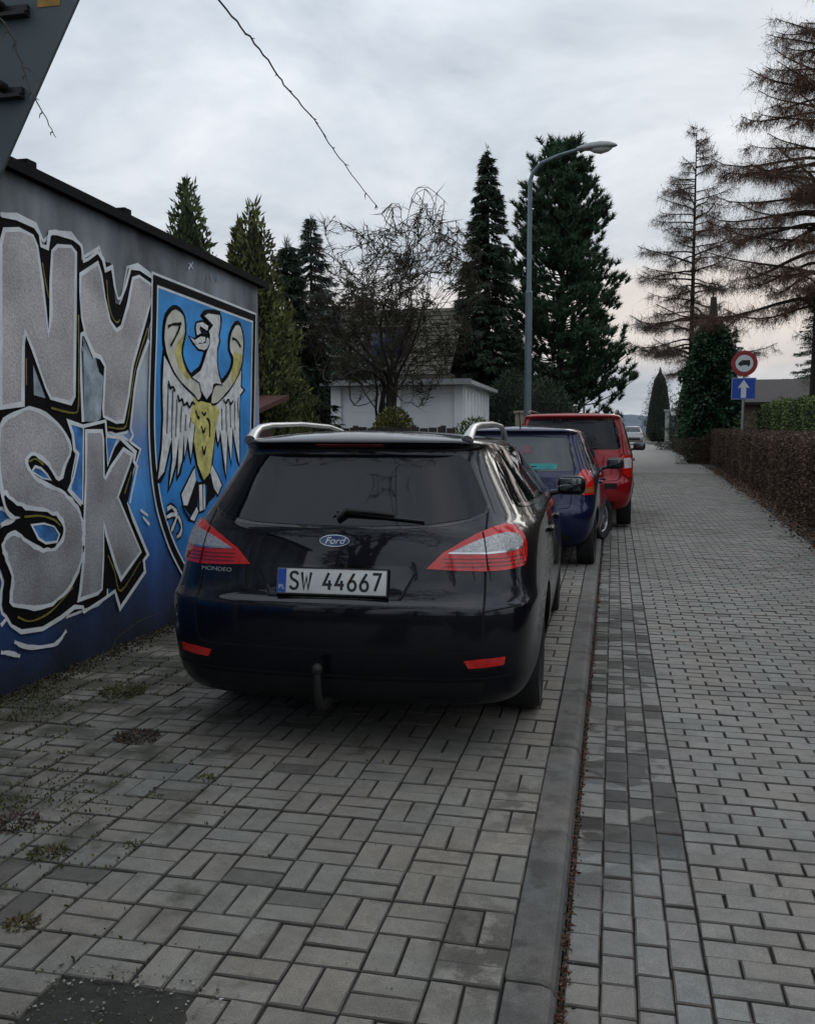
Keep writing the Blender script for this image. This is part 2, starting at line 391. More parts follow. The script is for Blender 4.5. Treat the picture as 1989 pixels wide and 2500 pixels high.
# kerb
def kerb():
    base = tag(strip('kerb', -.262, -.122, -.05, pm('kerb_footing', (.06, .06, .055), .9), -6, 60), kind='structure')
    prof = [(-.266, -.02), (-.266, -.006), (-.262, 0.0), (-.160, 0.0), (-.140, -.008), (-.128, -.03), (-.124, -.10), (-.266, -.10)]
    cache = {}
    rs = random.Random(5)
    for k in range(-4, 40):
        y0 = 2.44 + k * .985; n = len(prof); v = []; L_ = .985 - .008
        tilt = rs.uniform(-.004, .004)
        me = bpy.data.meshes.new('kerbstone')
        for t, s in ((0, .006), (.012, 0), (L_ - .012, 0), (L_, .006)):
            v += [(x + (s if x < -.2 else -s), t, z - (s if z > -.05 else 0) + tilt * (t - .5) + gz(y0 + t) - gz(y0)) for x, z in prof]
        f = [(a * n + i, a * n + (i + 1) % n, (a + 1) * n + (i + 1) % n, (a + 1) * n + i) for a in range(3) for i in range(n)] + [tuple(range(n)), tuple(3 * n + i for i in range(n - 1, -1, -1))]
        me.from_pydata(v, [], f); me.materials.append(M_kerb)
        o = bpy.data.objects.new('kerbstone', me); COL.objects.link(o); o.parent = base; o.location = (rs.uniform(-.003, .003), y0, gz(y0) + rs.uniform(-.002, .004)); fix_normals(o)
kerb()
# ================================================================== painted garage with its mural
MURAL = json.loads('''{"N":[[4.677,2.568],[4.714,2.657],[4.849,2.687],[4.975,2.675],[5.013,2.624],[5.059,2.405],[5.107,2.11],[5.134,2.225],[5.149,2.439],[5.173,2.625],[5.228,2.668],[5.375,2.695],[5.425,2.662],[5.401,2.268],[5.358,1.744],[5.322,1.702],[5.107,1.728],[5.058,1.782],[4.938,2.014],[4.876,2.101],[4.852,2.025],[4.824,1.683],[4.625,1.649]],"Y":[[5.48,2.534],[5.685,2.645],[5.722,2.575],[5.767,2.426],[5.817,2.275],[5.898,2.221],[5.971,2.258],[6.066,2.421],[6.146,2.621],[6.244,2.649],[6.455,2.61],[6.425,2.519],[6.275,2.28],[6.116,2.001],[6.046,1.783],[5.967,1.591],[5.865,1.584],[5.705,1.622],[5.697,1.678],[5.743,1.963],[5.694,2.015],[5.612,2.031],[5.518,2.153],[5.475,2.267],[5.465,2.404]],"S":[[4.618,1.537],[4.742,1.615],[4.886,1.653],[5.05,1.622],[5.203,1.541],[5.289,1.446],[5.296,1.388],[5.246,1.32],[5.164,1.223],[5.083,1.294],[5.001,1.357],[4.911,1.385],[4.845,1.351],[4.858,1.302],[4.944,1.228],[5.077,1.18],[5.217,1.13],[5.325,1.058],[5.397,0.966],[5.42,0.853],[5.404,0.733],[5.339,0.61],[5.221,0.509],[5.055,0.452],[4.868,0.455],[4.68,0.515],[4.655,0.554],[4.674,0.678],[4.634,0.781],[4.601,0.853],[4.627,0.907],[4.719,0.929],[4.795,0.889],[4.889,0.828],[5.021,0.791],[5.127,0.8],[5.193,0.856],[5.206,0.918],[5.155,0.987],[5.035,1.033],[4.869,1.062],[4.744,1.101],[4.641,1.166],[4.599,1.206]],"K":[[5.485,1.521],[5.679,1.524],[5.69,1.465],[5.688,1.215],[5.709,1.2],[5.784,1.28],[5.958,1.399],[6.079,1.352],[6.033,1.284],[5.862,1.067],[5.946,0.942],[6.163,0.639],[5.877,0.481],[5.815,0.588],[5.696,0.824],[5.674,0.907],[5.655,0.645],[5.624,0.453],[5.57,0.428],[5.339,0.423],[5.362,0.485],[5.411,0.677],[5.438,1.006],[5.465,1.225]],"blk":[[[5.029,2.617],[5.063,2.634],[5.12,2.595],[5.157,2.642],[5.155,2.44],[5.134,2.225],[5.108,2.131],[5.059,2.405]],[[5.727,2.664],[5.855,2.676],[5.882,2.556],[5.907,2.411],[5.963,2.407],[6.035,2.487],[6.148,2.645],[6.102,2.438],[5.971,2.252],[5.897,2.215],[5.817,2.269],[5.767,2.426]],[[6.455,2.61],[6.423,2.482],[6.376,2.291],[6.347,2.215],[6.175,1.981],[6.131,1.822],[6.046,1.533],[5.753,1.52],[5.694,1.61],[5.967,1.586],[6.046,1.783],[6.116,2.001],[6.275,2.28]],[[4.626,1.667],[4.824,1.683],[5.069,1.661],[5.107,1.728],[5.359,1.701],[5.455,1.693],[5.448,1.573],[5.315,1.583],[5.327,1.454],[5.203,1.539],[5.05,1.62],[4.886,1.656],[4.742,1.613],[4.619,1.545]],[[5.425,2.662],[5.504,2.624],[5.454,1.671],[5.356,1.637],[5.358,1.744]],[[4.845,1.351],[4.911,1.38],[5.001,1.357],[5.164,1.223],[5.077,1.18],[4.944,1.228]],[[5.168,1.228],[5.341,1.36],[5.313,1.189],[5.254,1.138],[5.42,1.041],[5.397,0.966],[5.217,1.13]],[[4.587,0.988],[4.708,1.006],[4.802,1.017],[4.869,1.062],[5.035,1.033],[5.198,0.94],[5.193,0.856],[5.127,0.805],[5.021,0.791],[4.89,0.848],[4.795,0.889],[4.719,0.929],[4.627,0.907],[4.581,0.884]],[[5.42,0.853],[5.431,0.675],[5.339,0.423],[5.406,0.389],[5.289,0.388],[5.084,0.33],[4.828,0.32],[4.673,0.383],[4.616,0.453],[4.652,0.554],[4.68,0.515],[4.868,0.455],[5.055,0.452],[5.221,0.509],[5.339,0.61]],[[5.877,0.481],[5.815,0.588],[5.673,0.884],[5.655,0.645],[5.624,0.453],[5.807,0.423],[5.849,0.285],[6.213,0.495],[6.192,0.573],[6.244,0.616],[6.163,0.639]],[[6.033,1.284],[6.106,1.306],[6.075,1.174],[6.009,1.033],[5.946,0.942],[5.862,1.067]],[[4.851,2.035],[4.878,2.096],[4.938,2.014],[5.073,1.732],[5.069,1.661],[4.918,1.657],[4.823,1.674]]],"bluein":[[[4.889,1.28],[4.924,1.309],[4.981,1.297],[5.038,1.259],[5.076,1.222],[4.994,1.236]],[[4.871,0.961],[4.996,0.959],[5.099,0.929],[5.149,0.876],[5.12,0.832],[5.006,0.835],[4.933,0.874]],[[5.306,1.574],[5.457,1.549],[5.421,1.051],[5.292,1.147],[5.306,1.232],[5.361,1.37]],[[5.73,1.482],[5.882,1.476],[5.788,1.361],[5.741,1.293]]],"lightin":[[[4.941,1.915],[5.055,1.721],[4.939,1.737]],[[5.488,2.139],[5.581,2.017],[5.631,2.01],[5.658,1.923],[5.719,1.893],[5.673,1.61],[5.62,1.587],[5.469,1.585]]],"yel":[[[5.063,2.535],[5.081,2.448],[5.114,2.333]],[[4.873,1.949],[4.865,1.793]],[[5.433,2.272],[5.42,1.95],[5.402,1.692],[5.346,1.639],[5.104,1.664]],[[5.789,2.552],[5.803,2.408],[5.847,2.312],[5.905,2.279],[5.951,2.302]],[[6.345,2.288],[6.177,2.03],[6.11,1.881],[6.022,1.616],[5.954,1.544],[5.755,1.552]],[[4.707,0.435],[4.831,0.386],[5.035,0.408],[5.277,0.516]],[[5.71,0.672],[5.791,0.544],[5.869,0.395],[6.155,0.572]],[[4.868,1.341],[4.934,1.354],[5.007,1.317]],[[4.802,1.017],[4.965,1.008],[5.101,0.97],[5.161,0.928]],[[6.054,1.235],[5.953,1.084]]],"wht":[[[4.687,2.734],[4.822,2.747],[4.995,2.737],[5.042,2.698],[5.055,2.637],[5.119,2.635],[5.145,2.73],[5.215,2.746],[5.396,2.751],[5.49,2.722],[5.514,2.626],[5.564,2.645],[5.684,2.72],[5.749,2.679],[5.777,2.612],[5.864,2.649],[5.891,2.523],[5.931,2.443],[5.976,2.456],[6.038,2.546],[6.114,2.687],[6.247,2.707],[6.484,2.664]],[[6.359,2.204],[6.186,1.97],[6.131,1.822],[6.058,1.545],[6.091,1.497],[6.041,1.449]],[[4.554,0.417],[4.608,0.445],[4.643,0.399],[4.733,0.341],[4.944,0.317],[5.138,0.346],[5.289,0.388],[5.385,0.368],[5.397,0.334],[5.652,0.379],[5.788,0.408],[5.849,0.273],[6.218,0.482],[6.205,0.571],[6.269,0.603],[6.061,0.883],[6.007,0.985]],[[5.401,1.042],[5.264,1.148],[5.325,1.231],[5.384,1.375],[5.343,1.403],[5.33,1.499],[5.287,1.582],[5.447,1.554],[5.725,1.593],[5.735,1.499],[5.816,1.482],[5.905,1.482],[6.121,1.372],[6.094,1.306],[6.14,1.268],[6.02,1.008]],[[4.668,0.297],[4.791,0.237],[5.023,0.195],[5.113,0.207],[5.188,0.255]],[[4.545,0.262],[4.634,0.235],[4.712,0.2]],[[6.173,0.947],[6.283,0.895]],[[6.208,0.895],[6.305,0.824]],[[4.599,1.197],[4.636,1.07],[4.7,1.007],[4.587,0.988]],[[5.449,1.584],[5.459,2.147],[5.611,2.008]]],"shL":[[6.471,2.662],[6.413,2.271],[6.354,1.686],[6.367,1.311],[6.443,0.977],[6.594,0.704],[6.755,0.498],[6.853,0.389]],"ecream":[[[6.593,2.295],[6.636,2.407],[6.756,2.482],[6.863,2.483],[6.942,2.432],[6.951,2.321],[6.9,2.217],[6.888,2.13],[6.952,2.035],[7.062,1.967],[7.193,1.949],[7.233,1.834],[7.171,1.78],[7.085,1.822],[6.864,1.912],[6.708,2.012],[6.623,2.12],[6.589,2.2]],[[7.484,1.912],[7.683,1.97],[7.84,2.069],[7.904,2.186],[7.83,2.263],[7.853,2.39],[7.98,2.501],[8.088,2.5],[8.157,2.378],[8.133,2.232],[8.073,2.099],[7.887,1.946],[7.677,1.832],[7.51,1.765],[7.415,1.776]]],"ewhite":[[[6.584,2.105],[6.548,1.865],[6.549,1.627],[6.513,1.388],[6.44,1.158],[6.543,1.214],[6.642,1.411],[6.683,1.471],[6.689,1.312],[6.619,1.089],[6.732,1.262],[6.804,1.483],[6.771,1.174],[6.85,1.296],[6.896,1.521],[6.898,1.32],[6.961,1.483],[7.01,1.304],[7.088,1.56],[7.186,1.781],[7.085,1.822],[6.864,1.912],[6.708,2.006]],[[7.51,1.765],[7.677,1.832],[7.887,1.946],[8.091,2.1],[8.074,1.941],[8.139,1.913],[8.056,1.869],[8.026,1.653],[8.02,1.221],[7.937,1.395],[7.872,1.566],[7.832,1.255],[7.755,1.509],[7.709,1.133],[7.642,1.385],[7.605,1.536],[7.551,1.427],[7.473,1.643]],[[7.073,1.225],[7.098,1.121],[6.931,0.925],[6.861,0.93],[6.829,1.021]],[[7.418,1.24],[7.517,1.155],[7.612,1.054],[7.526,0.977],[7.447,1.036],[7.383,1.174]],[[7.155,1.079],[7.215,1.082],[7.221,0.863],[7.155,0.856]],[[7.237,1.081],[7.267,1.079],[7.268,0.873],[7.236,0.862]],[[6.968,0.807],[7.103,0.899],[7.131,0.858],[7.054,0.786]]],"eyellow":[[[7.085,1.815],[7.186,1.781],[7.321,1.772],[7.51,1.765],[7.589,1.7],[7.502,1.563],[7.446,1.374],[7.374,1.174],[7.247,1.116],[7.133,1.249],[7.068,1.444],[7.103,1.573],[7.012,1.61]]],"eneck":[[[7.291,2.493],[7.385,2.531],[7.633,2.549],[7.643,2.463],[7.6,2.364],[7.614,2.325],[7.562,2.239],[7.551,2.131],[7.586,2.025],[7.648,1.934],[7.517,1.94],[7.469,1.925],[7.45,1.87],[7.322,1.788],[7.219,1.86],[7.192,1.93],[7.04,1.968],[7.212,2.041],[7.282,2.123],[7.34,2.206],[7.398,2.264],[7.408,2.344],[7.384,2.381],[7.474,2.437],[7.367,2.47]],[[7.163,2.418],[7.144,2.38],[7.165,2.319],[7.24,2.346],[7.212,2.375],[7.228,2.402],[7.363,2.378],[7.386,2.42],[7.274,2.44]],[[7.026,2.292],[7.119,2.276],[7.224,2.315],[7.32,2.322],[7.328,2.29],[7.267,2.265],[7.207,2.265],[7.176,2.243],[7.104,2.249]],[[7.118,2.238],[7.206,2.252],[7.327,2.27],[7.36,2.326],[7.406,2.304],[7.397,2.244],[7.294,2.209],[7.19,2.212]]],"eblk":[[[7.098,1.133],[7.156,1.092],[7.277,1.099],[7.372,1.134],[7.447,1.036],[7.477,0.966],[7.347,0.921],[7.283,0.872],[7.307,1.07],[7.14,1.079],[7.116,0.859],[7.012,0.816],[6.928,0.874],[6.861,0.93],[6.931,0.931]]],"eclaw":[[[6.58,0.921],[6.646,0.934],[6.71,0.904],[6.749,0.864]],[[6.564,0.861],[6.656,0.872],[6.748,0.858]],[[6.748,0.858],[6.692,0.794],[6.637,0.738]],[[6.762,0.85],[6.818,0.77],[6.796,0.709],[6.732,0.684]]],"edark":[[[6.82,0.933],[6.899,0.851],[6.982,0.792]],[[6.651,2.331],[6.724,2.357],[6.88,2.381]],[[6.857,2.36],[6.787,2.28],[6.691,2.192]],[[7.887,2.366],[7.982,2.361],[8.081,2.307]],[[7.387,2.436],[7.43,2.433],[7.411,2.418]],[[7.241,2.359],[7.316,2.354],[7.361,2.328]],[[6.639,1.918],[6.663,1.865],[6.715,1.873],[6.74,1.838]],[[6.792,1.816],[6.817,1.768],[6.864,1.782],[6.897,1.739],[6.954,1.754],[6.995,1.723],[7.053,1.763],[7.096,1.746]],[[7.676,1.812],[7.725,1.779],[7.778,1.816],[7.828,1.776],[7.882,1.805]],[[7.109,1.701],[7.142,1.65],[7.18,1.638]],[[7.227,1.691],[7.271,1.666],[7.303,1.693]],[[7.207,1.574],[7.25,1.521],[7.288,1.561]],[[7.316,1.641],[7.376,1.602],[7.371,1.482]],[[7.22,1.404],[7.254,1.337],[7.29,1.403]]],"egrey":[[[6.638,1.894],[6.623,1.737],[6.6,1.508]],[[6.714,1.849],[6.699,1.697],[6.676,1.471]],[[6.782,1.779],[6.769,1.668],[6.747,1.483]],[[6.861,1.732],[6.85,1.663],[6.83,1.52]],[[6.941,1.659],[6.932,1.634],[6.913,1.533]],[[7.024,1.61],[7.016,1.623],[6.999,1.559]],[[7.639,1.728],[7.637,1.66],[7.638,1.536]],[[7.735,1.759],[7.731,1.669],[7.732,1.523]],[[7.829,1.79],[7.825,1.705],[7.827,1.565]],[[7.924,1.807],[7.92,1.701],[7.921,1.538]],[[8.008,1.838],[8.005,1.774],[8.008,1.653]]]}''')

WX = -3.39
def wall_mat():
    """render coat sprayed in layers: smoky grey high up, pale mist behind the letters, deep blue towards the foot"""
    mt = bpy.data.materials.new('painted_render'); mt.use_nodes = True; nt = mt.node_tree; N = nt.nodes.new; Lk = nt.links.new; b = nt.nodes['Principled BSDF']
    g = N('ShaderNodeNewGeometry'); sp = N('ShaderNodeSeparateXYZ'); Lk(g.outputs['Position'], sp.inputs[0])
    mp = N('ShaderNodeMapping'); mp.inputs['Scale'].default_value = (1, 1.9, .75); Lk(g.outputs['Position'], mp.inputs[0])
    n1 = N('ShaderNodeTexNoise'); n1.inputs['Scale'].default_value = 1.3; n1.inputs['Detail'].default_value = 5; Lk(mp.outputs[0], n1.inputs['Vector'])
    n2 = N('ShaderNodeTexNoise'); n2.inputs['Scale'].default_value = 1.7; n2.inputs['Detail'].default_value = 3; Lk(g.outputs['Position'], n2.inputs['Vector'])
    ad = N('ShaderNodeMath'); ad.operation = 'MULTIPLY_ADD'; Lk(n2.outputs[0], ad.inputs[0]); ad.inputs[1].default_value = .5; Lk(sp.outputs[2], ad.inputs[2])
    mr = N('ShaderNodeMapRange'); Lk(ad.outputs[0], mr.inputs[0]); mr.inputs[1].default_value = .25; mr.inputs[2].default_value = 3.25
    rp = N('ShaderNodeValToRGB'); e = rp.color_ramp.elements
    e[0].position = 0; e[0].color = (.005, .011, .030, 1); e[1].position = 1; e[1].color = (.20, .22, .24, 1)
    for p, c in ((.12, (.009, .036, .125)), (.24, (.017, .10, .32)), (.36, (.04, .22, .52)), (.47, (.09, .20, .44)), (.56, (.24, .29, .38)), (.68, (.42, .47, .51)), (.78, (.32, .36, .39)), (.90, (.17, .19, .21))):
        q = e.new(p); q.color = c + (1,)
    Lk(mr.outputs[0], rp.inputs[0])
    rs_ = N('ShaderNodeMapRange'); Lk(n1.outputs[0], rs_.inputs[0]); rs_.inputs[1].default_value = .3; rs_.inputs[2].default_value = .7; rs_.inputs[3].default_value = .42; rs_.inputs[4].default_value = 1.75
    sc = N('ShaderNodeVectorMath'); sc.operation = 'SCALE'; Lk(rp.outputs[0], sc.inputs[0]); Lk(rs_.outputs[0], sc.inputs['Scale']); Lk(sc.outputs[0], b.inputs['Base Color'])
    b.inputs['Roughness'].default_value = .75
    n3 = N('ShaderNodeTexNoise'); n3.inputs['Scale'].default_value = 55; n3.inputs['Detail'].default_value = 5; Lk(g.outputs['Position'], n3.inputs['Vector'])
    bp = N('ShaderNodeBump'); bp.inputs['Strength'].default_value = .5; bp.inputs['Distance'].default_value = .006; Lk(n3.outputs[0], bp.inputs['Height']); Lk(bp.outputs[0], b.inputs['Normal'])
    return mt
def paint(name, col, var=.15, bump=.5, rough=.55, metal=0, scale=6, spk=0, grad=None, spec=.25):
    """brushed or sprayed paint on rough render; speck shows the coarse grain"""
    mt = bpy.data.materials.new(name); mt.use_nodes = True; nt = mt.node_tree; N = nt.nodes.new; Lk = nt.links.new; b = nt.nodes['Principled BSDF']
    g = N('ShaderNodeNewGeometry')
    def ns(s_, d=4):
        n = N('ShaderNodeTexNoise'); n.inputs['Scale'].default_value = s_; n.inputs['Detail'].default_value = d; Lk(g.outputs['Position'], n.inputs['Vector']); return n.outputs[0]
    def mr(v, a, b_, c, d):
        n = N('ShaderNodeMapRange'); Lk(v, n.inputs[0])
        for i, q in enumerate((a, b_, c, d)): n.inputs[i + 1].default_value = q
        return n.outputs[0]
    mu = N('ShaderNodeMath'); mu.operation = 'MULTIPLY'; Lk(mr(ns(scale), .3, .7, 1 - var, 1 + var), mu.inputs[0]); Lk(mr(ns(75, 3), .35, .70, 1 - spk * .4, 1 + spk), mu.inputs[1])
    sc = N('ShaderNodeVectorMath'); sc.operation = 'SCALE'; sc.inputs[0].default_value = col; Lk(mu.outputs[0], sc.inputs['Scale']); c = sc.outputs[0]
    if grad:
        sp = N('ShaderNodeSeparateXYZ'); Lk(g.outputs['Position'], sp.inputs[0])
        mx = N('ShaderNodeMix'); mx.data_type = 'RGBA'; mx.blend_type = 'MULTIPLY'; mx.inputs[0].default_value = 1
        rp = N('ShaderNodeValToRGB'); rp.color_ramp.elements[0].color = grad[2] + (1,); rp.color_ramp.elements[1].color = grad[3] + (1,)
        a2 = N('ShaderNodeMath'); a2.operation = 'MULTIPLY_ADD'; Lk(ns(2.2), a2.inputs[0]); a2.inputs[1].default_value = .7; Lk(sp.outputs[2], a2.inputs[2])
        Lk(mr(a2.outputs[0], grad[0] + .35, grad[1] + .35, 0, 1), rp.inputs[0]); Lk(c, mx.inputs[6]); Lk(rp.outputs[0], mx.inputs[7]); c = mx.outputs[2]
    Lk(c, b.inputs['Base Color']); b.inputs['Roughness'].default_value = rough + .2; b.inputs['Metallic'].default_value = metal; b.inputs['Specular IOR Level'].default_value = spec
    bp = N('ShaderNodeBump'); bp.inputs['Strength'].default_value = bump; bp.inputs['Distance'].default_value = .008; Lk(ns(60, 6), bp.inputs['Height']); Lk(bp.outputs[0], b.inputs['Normal'])
    return mt
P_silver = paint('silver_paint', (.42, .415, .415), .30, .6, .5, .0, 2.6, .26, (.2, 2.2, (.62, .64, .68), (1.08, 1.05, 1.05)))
P_black = paint('black_paint', (.006, .006, .008), .3, .4, .6, spec=.08)
P_white = paint('white_paint', (.72, .75, .77), .14, .4, .5)
P_yel = paint('yellow_paint', (.20, .175, .03), .35, .4, .5, scale=12)
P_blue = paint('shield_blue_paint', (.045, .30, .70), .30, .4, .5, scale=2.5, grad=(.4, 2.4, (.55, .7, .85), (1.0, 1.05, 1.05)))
P_bluein = paint('letter_gap_blue', (.05, .20, .50), .6, .4, .5, scale=9)
P_mist = paint('mist_paint', (.34, .40, .45), .5, .4, .55, scale=7)
P_cream = paint('cream_paint', (.62, .61, .52), .18, .4, .5, scale=9)
P_eyel = paint('eagle_yellow_paint', (.58, .52, .17), .35, .4, .5, scale=12, spk=.25)
P_ewhite = paint('feather_paint', (.70, .71, .70), .25, .4, .5, scale=14)
P_grey = paint('feather_shade_paint', (.12, .12, .125), .4, .3, .5)
garage = thing('painted_garage', 'long low garage whose side wall carries a big silver and blue mural', 'garage', (WX, 5, 0))
def toloc(v): return [(x - WX, y - 5, z) for x, y, z in v]
def wall_top(y): return 3.03 - .0177 * (y - 4.7)
Y0, Y1 = -1.5, 8.56
v = []
for x in (WX, -7.2):
    for y in (Y0, Y1): v += [(x, y, -.15), (x, y, wall_top(y) - .03)]
M_wall = wall_mat()
w = mk('wall', toloc(v), [(0, 1, 3, 2), (4, 6, 7, 5), (0, 4, 5, 1), (2, 3, 7, 6), (1, 5, 7, 3), (0, 2, 6, 4)], M_wall, garage); fix_normals(w)
M_felt = pm('roof_felt', (.008, .008, .009), .95, spec=.15, var=.4, scale=4, bump=.4, bscale=40)
m = MB(); v = []
for x in (WX + .06, -7.3):
    for y in (Y0 - .1, Y1 + .13): v += [(x, y, wall_top(y) - .025), (x, y, wall_top(y) + .022)]
m.add(toloc(v), [(0, 1, 3, 2), (4, 6, 7, 5), (0, 4, 5, 1), (2, 3, 7, 6), (1, 5, 7, 3), (0, 2, 6, 4)]); fix_normals(m.build('roof', M_felt, garage))
m = MB(); v = []                       # thin metal drip edge hanging under the felt
for x in (WX + .067, WX + .0625):
    for y in (Y0 - .1, Y1 + .135): v += [(x, y, wall_top(y) - .035), (x, y, wall_top(y) + .028)]
m.add(toloc(v), [(0, 1, 3, 2), (4, 6, 7, 5), (0, 4, 5, 1), (2, 3, 7, 6), (1, 5, 7, 3), (0, 2, 6, 4)]); fix_normals(m.build('drip_edge', pm('drip_metal', (.006, .006, .007), .9, spec=.15), garage))
for y in (4.95, 6.05): m = MB().box(-.06, .04, y - .05 - 5, y + .04 - 5, wall_top(y) + .022, wall_top(y) + .075); m.build('roof_bracket', M_felt, garage)
PDEP = [0]
def flat(name, poly, mat, layer, parent=garage):
    """one painted shape lying on the wall (poly: y,z)"""
    PDEP[0] += 1; x = WX + .0012 + layer * .0011 + (PDEP[0] % 9) * .0001
    o = mk(name, toloc([(x, y, z) for y, z in poly]), [tuple(range(len(poly)))], mat, parent)
    if o.data.polygons[0].normal.x < 0: o.data.flip_normals()
    return o
def line(name, path, wd, mat, layer, closed=False, parent=garage, smooth=True, taper=False):
    pts = catmull(path, 4, closed) if smooth and len(path) > 2 else path
    rb = ribbon(pts, wd, closed); n = len(rb); ph = random.uniform(0, 6)
    if wd < .05:
        for i, (a, b_) in enumerate(rb):
            k = .5 * (1 + .22 * math.sin(i * .9 + ph) + .12 * math.sin(i * 2.3 + 2 * ph)); c_ = (a + b_) / 2 + np.random.normal(size=2) * wd * .035; d_ = a - b_; rb[i] = (c_ + d_ * k, c_ - d_ * k)
    PDEP[0] += 1; x = WX + .0012 + layer * .0011 + (PDEP[0] % 5) * .0001
    V = []; F = []
    for i in range(n if closed else n - 1):
        a, b_ = rb[i], rb[(i + 1) % n]; xo = x + (i % 4) * .0001; k = len(V)
        V += [(xo, *a[0]), (xo, *a[1]), (xo, *b_[1]), (xo, *b_[0])]; F.append((k, k + 1, k + 2, k + 3))
    o = mk(name, toloc(V), F, mat, parent); bm = bmesh.new(); bm.from_mesh(o.data)
    for f_ in bm.faces:
        f_.normal_update()
        if f_.normal.x < 0: f_.normal_flip()
    bm.to_mesh(o.data); bm.free(); return o
for k in 'NYSK':
    MURAL[k] = [(y + random.gauss(0, .003), z + random.gauss(0, .003)) for y, z in (catmull(MURAL[k], 3, True) if k == 'S' else MURAL[k])]
for k in 'NYSK':
    P = MURAL[k]
    line('letter_halo', P, .185, P_white, 0, True, smooth=False)
    line('letter_edge', P, .145, P_black, 2, True, smooth=False)
for p in MURAL['blk']: flat('letter_shadow', p, P_black, 2.5)
for p in MURAL['bluein']:
    flat('letter_gap', p, P_bluein, 4); line('gap_outline', p, .014, P_white, 6, True, smooth=False)
for p in MURAL['lightin']: flat('letter_gap', p, P_mist, 4)
for k in 'NYSK':
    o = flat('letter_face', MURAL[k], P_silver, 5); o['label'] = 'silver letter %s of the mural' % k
    line('letter_rim', MURAL[k], .026, P_white, 6, True, smooth=False)
for p in MURAL['yel']: line('yellow_stroke', p, .012, P_yel, 7.5)
for i, p in enumerate(MURAL['wht']): line('white_stroke', p, .026, P_white, 7.5, smooth=(i >= 4))
# shield
sl = MURAL['shL']; top_l = (6.471, 2.662); top_r = (8.44, 2.616); yc = 7.40
left = catmull([(6.471, 2.662), (6.44, 2.3), (6.375, 1.7), (6.38, 1.31), (6.45, .977), (6.60, .70), (6.76, .50), (7.0, .28), (7.36, .10)], 4)
right = [(2 * yc - y if z < 1.2 else 8.44 - (2.62 - z) * .07, z) for y, z in left][::-1]
right = catmull([(7.36, .10), (7.75, .28), (7.98, .50), (8.16, .75), (8.28, 1.05), (8.33, 1.37), (8.38, 1.9), (8.44, 2.616)], 4)
shield = left + right[1:]
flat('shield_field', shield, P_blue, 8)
line('shield_outline', shield, .105, P_white, 9, True, smooth=False); line('shield_border', shield, .065, P_black, 10.5, True, smooth=False)
def grow(poly, wd): line('eagle_outline', poly, wd, P_black, 9.6, True, smooth=False)
for p in MURAL['ecream'] + MURAL['ewhite'][:2] + MURAL['eneck'][:1] + MURAL['eyellow']: grow(catmull(p, 2, True), .058)
for p in MURAL['ewhite'][2:] + MURAL['eneck'][1:]: grow(p, .04)
for p in MURAL['eblk']: flat('eagle_outline', p, P_black, 10)
for p in MURAL['ewhite']: flat('eagle_feathers', p, P_ewhite, 11.5)
for p in MURAL['egrey']: line('feather_line', p, .022, P_grey, 13)
for p in MURAL['eyellow']: flat('eagle_body', p, P_eyel, 13)
for i, p in enumerate(MURAL['ecream']): flat('eagle_wing', catmull(p, 2, True), P_cream, 12); line('wing_edge', p, .018, P_black, 14, True)
for i, p in enumerate(MURAL['eneck']): flat('eagle_head' if i == 0 else 'eagle_beak', p, P_ewhite, 14.5)
line('head_edge', MURAL['eneck'][0], .014, P_black, 16, True, smooth=False)
for p in MURAL['eclaw']: line('eagle_claw', p, .065, P_black, 11); line('eagle_claw', p, .03, P_ewhite, 12)
for p in MURAL['edark']: line('eagle_stroke', p, .022, P_black, 16.5)
P_ochre = paint('wing_yellow_wash', (.58, .51, .16), .4, .4, .5, scale=10)
def wing_wash(i, lo, hi):
    w = MURAL['ecream'][i]; flat('wing_wash', [w[k] for k in range(lo, hi)], P_ochre, 13)
def wash(pts): flat('wing_wash', W_(pts), P_ochre, 13.2)
def lerp_poly(a, b, t): return [(p[0] + (q[0] - p[0]) * t, p[1] + (q[1] - p[1]) * t) for p, q in zip(a, b)]
c0 = MURAL['ecream'][0]; flat('wing_wash', [c0[5], c0[6], c0[7], c0[8], c0[9], lerp_poly([c0[9]], [c0[14]], .45)[0], lerp_poly([c0[8]], [c0[15]], .5)[0], lerp_poly([c0[7]], [c0[16]], .45)[0], lerp_poly([c0[6]], [c0[17]], .35)[0]], P_ochre, 13.2)
c1 = MURAL['ecream'][1]; flat('wing_wash', [c1[9], c1[10], c1[11], lerp_poly([c1[11]], [c1[2]], .6)[0], c1[3], lerp_poly([c1[4]], [c1[9]], .35)[0]], P_ochre, 13.2)
P_tag = paint('scribble_paint', (.30, .42, .55), .3, .3, .5)
for i, p in enumerate(([(7.056, 2.889), (7.13, 2.855)], [(7.133, 2.91), (7.044, 2.837)], [(7.418, 2.849), (7.39, 2.796)], [(7.452, 2.862), (7.501, 2.813)], [(7.589, 2.863), (7.657, 2.831)], [(7.641, 2.879), (7.58, 2.826)])):
    line('scribble', p, .012, P_white if i < 2 else P_tag, 7 + i * .3, smooth=False)
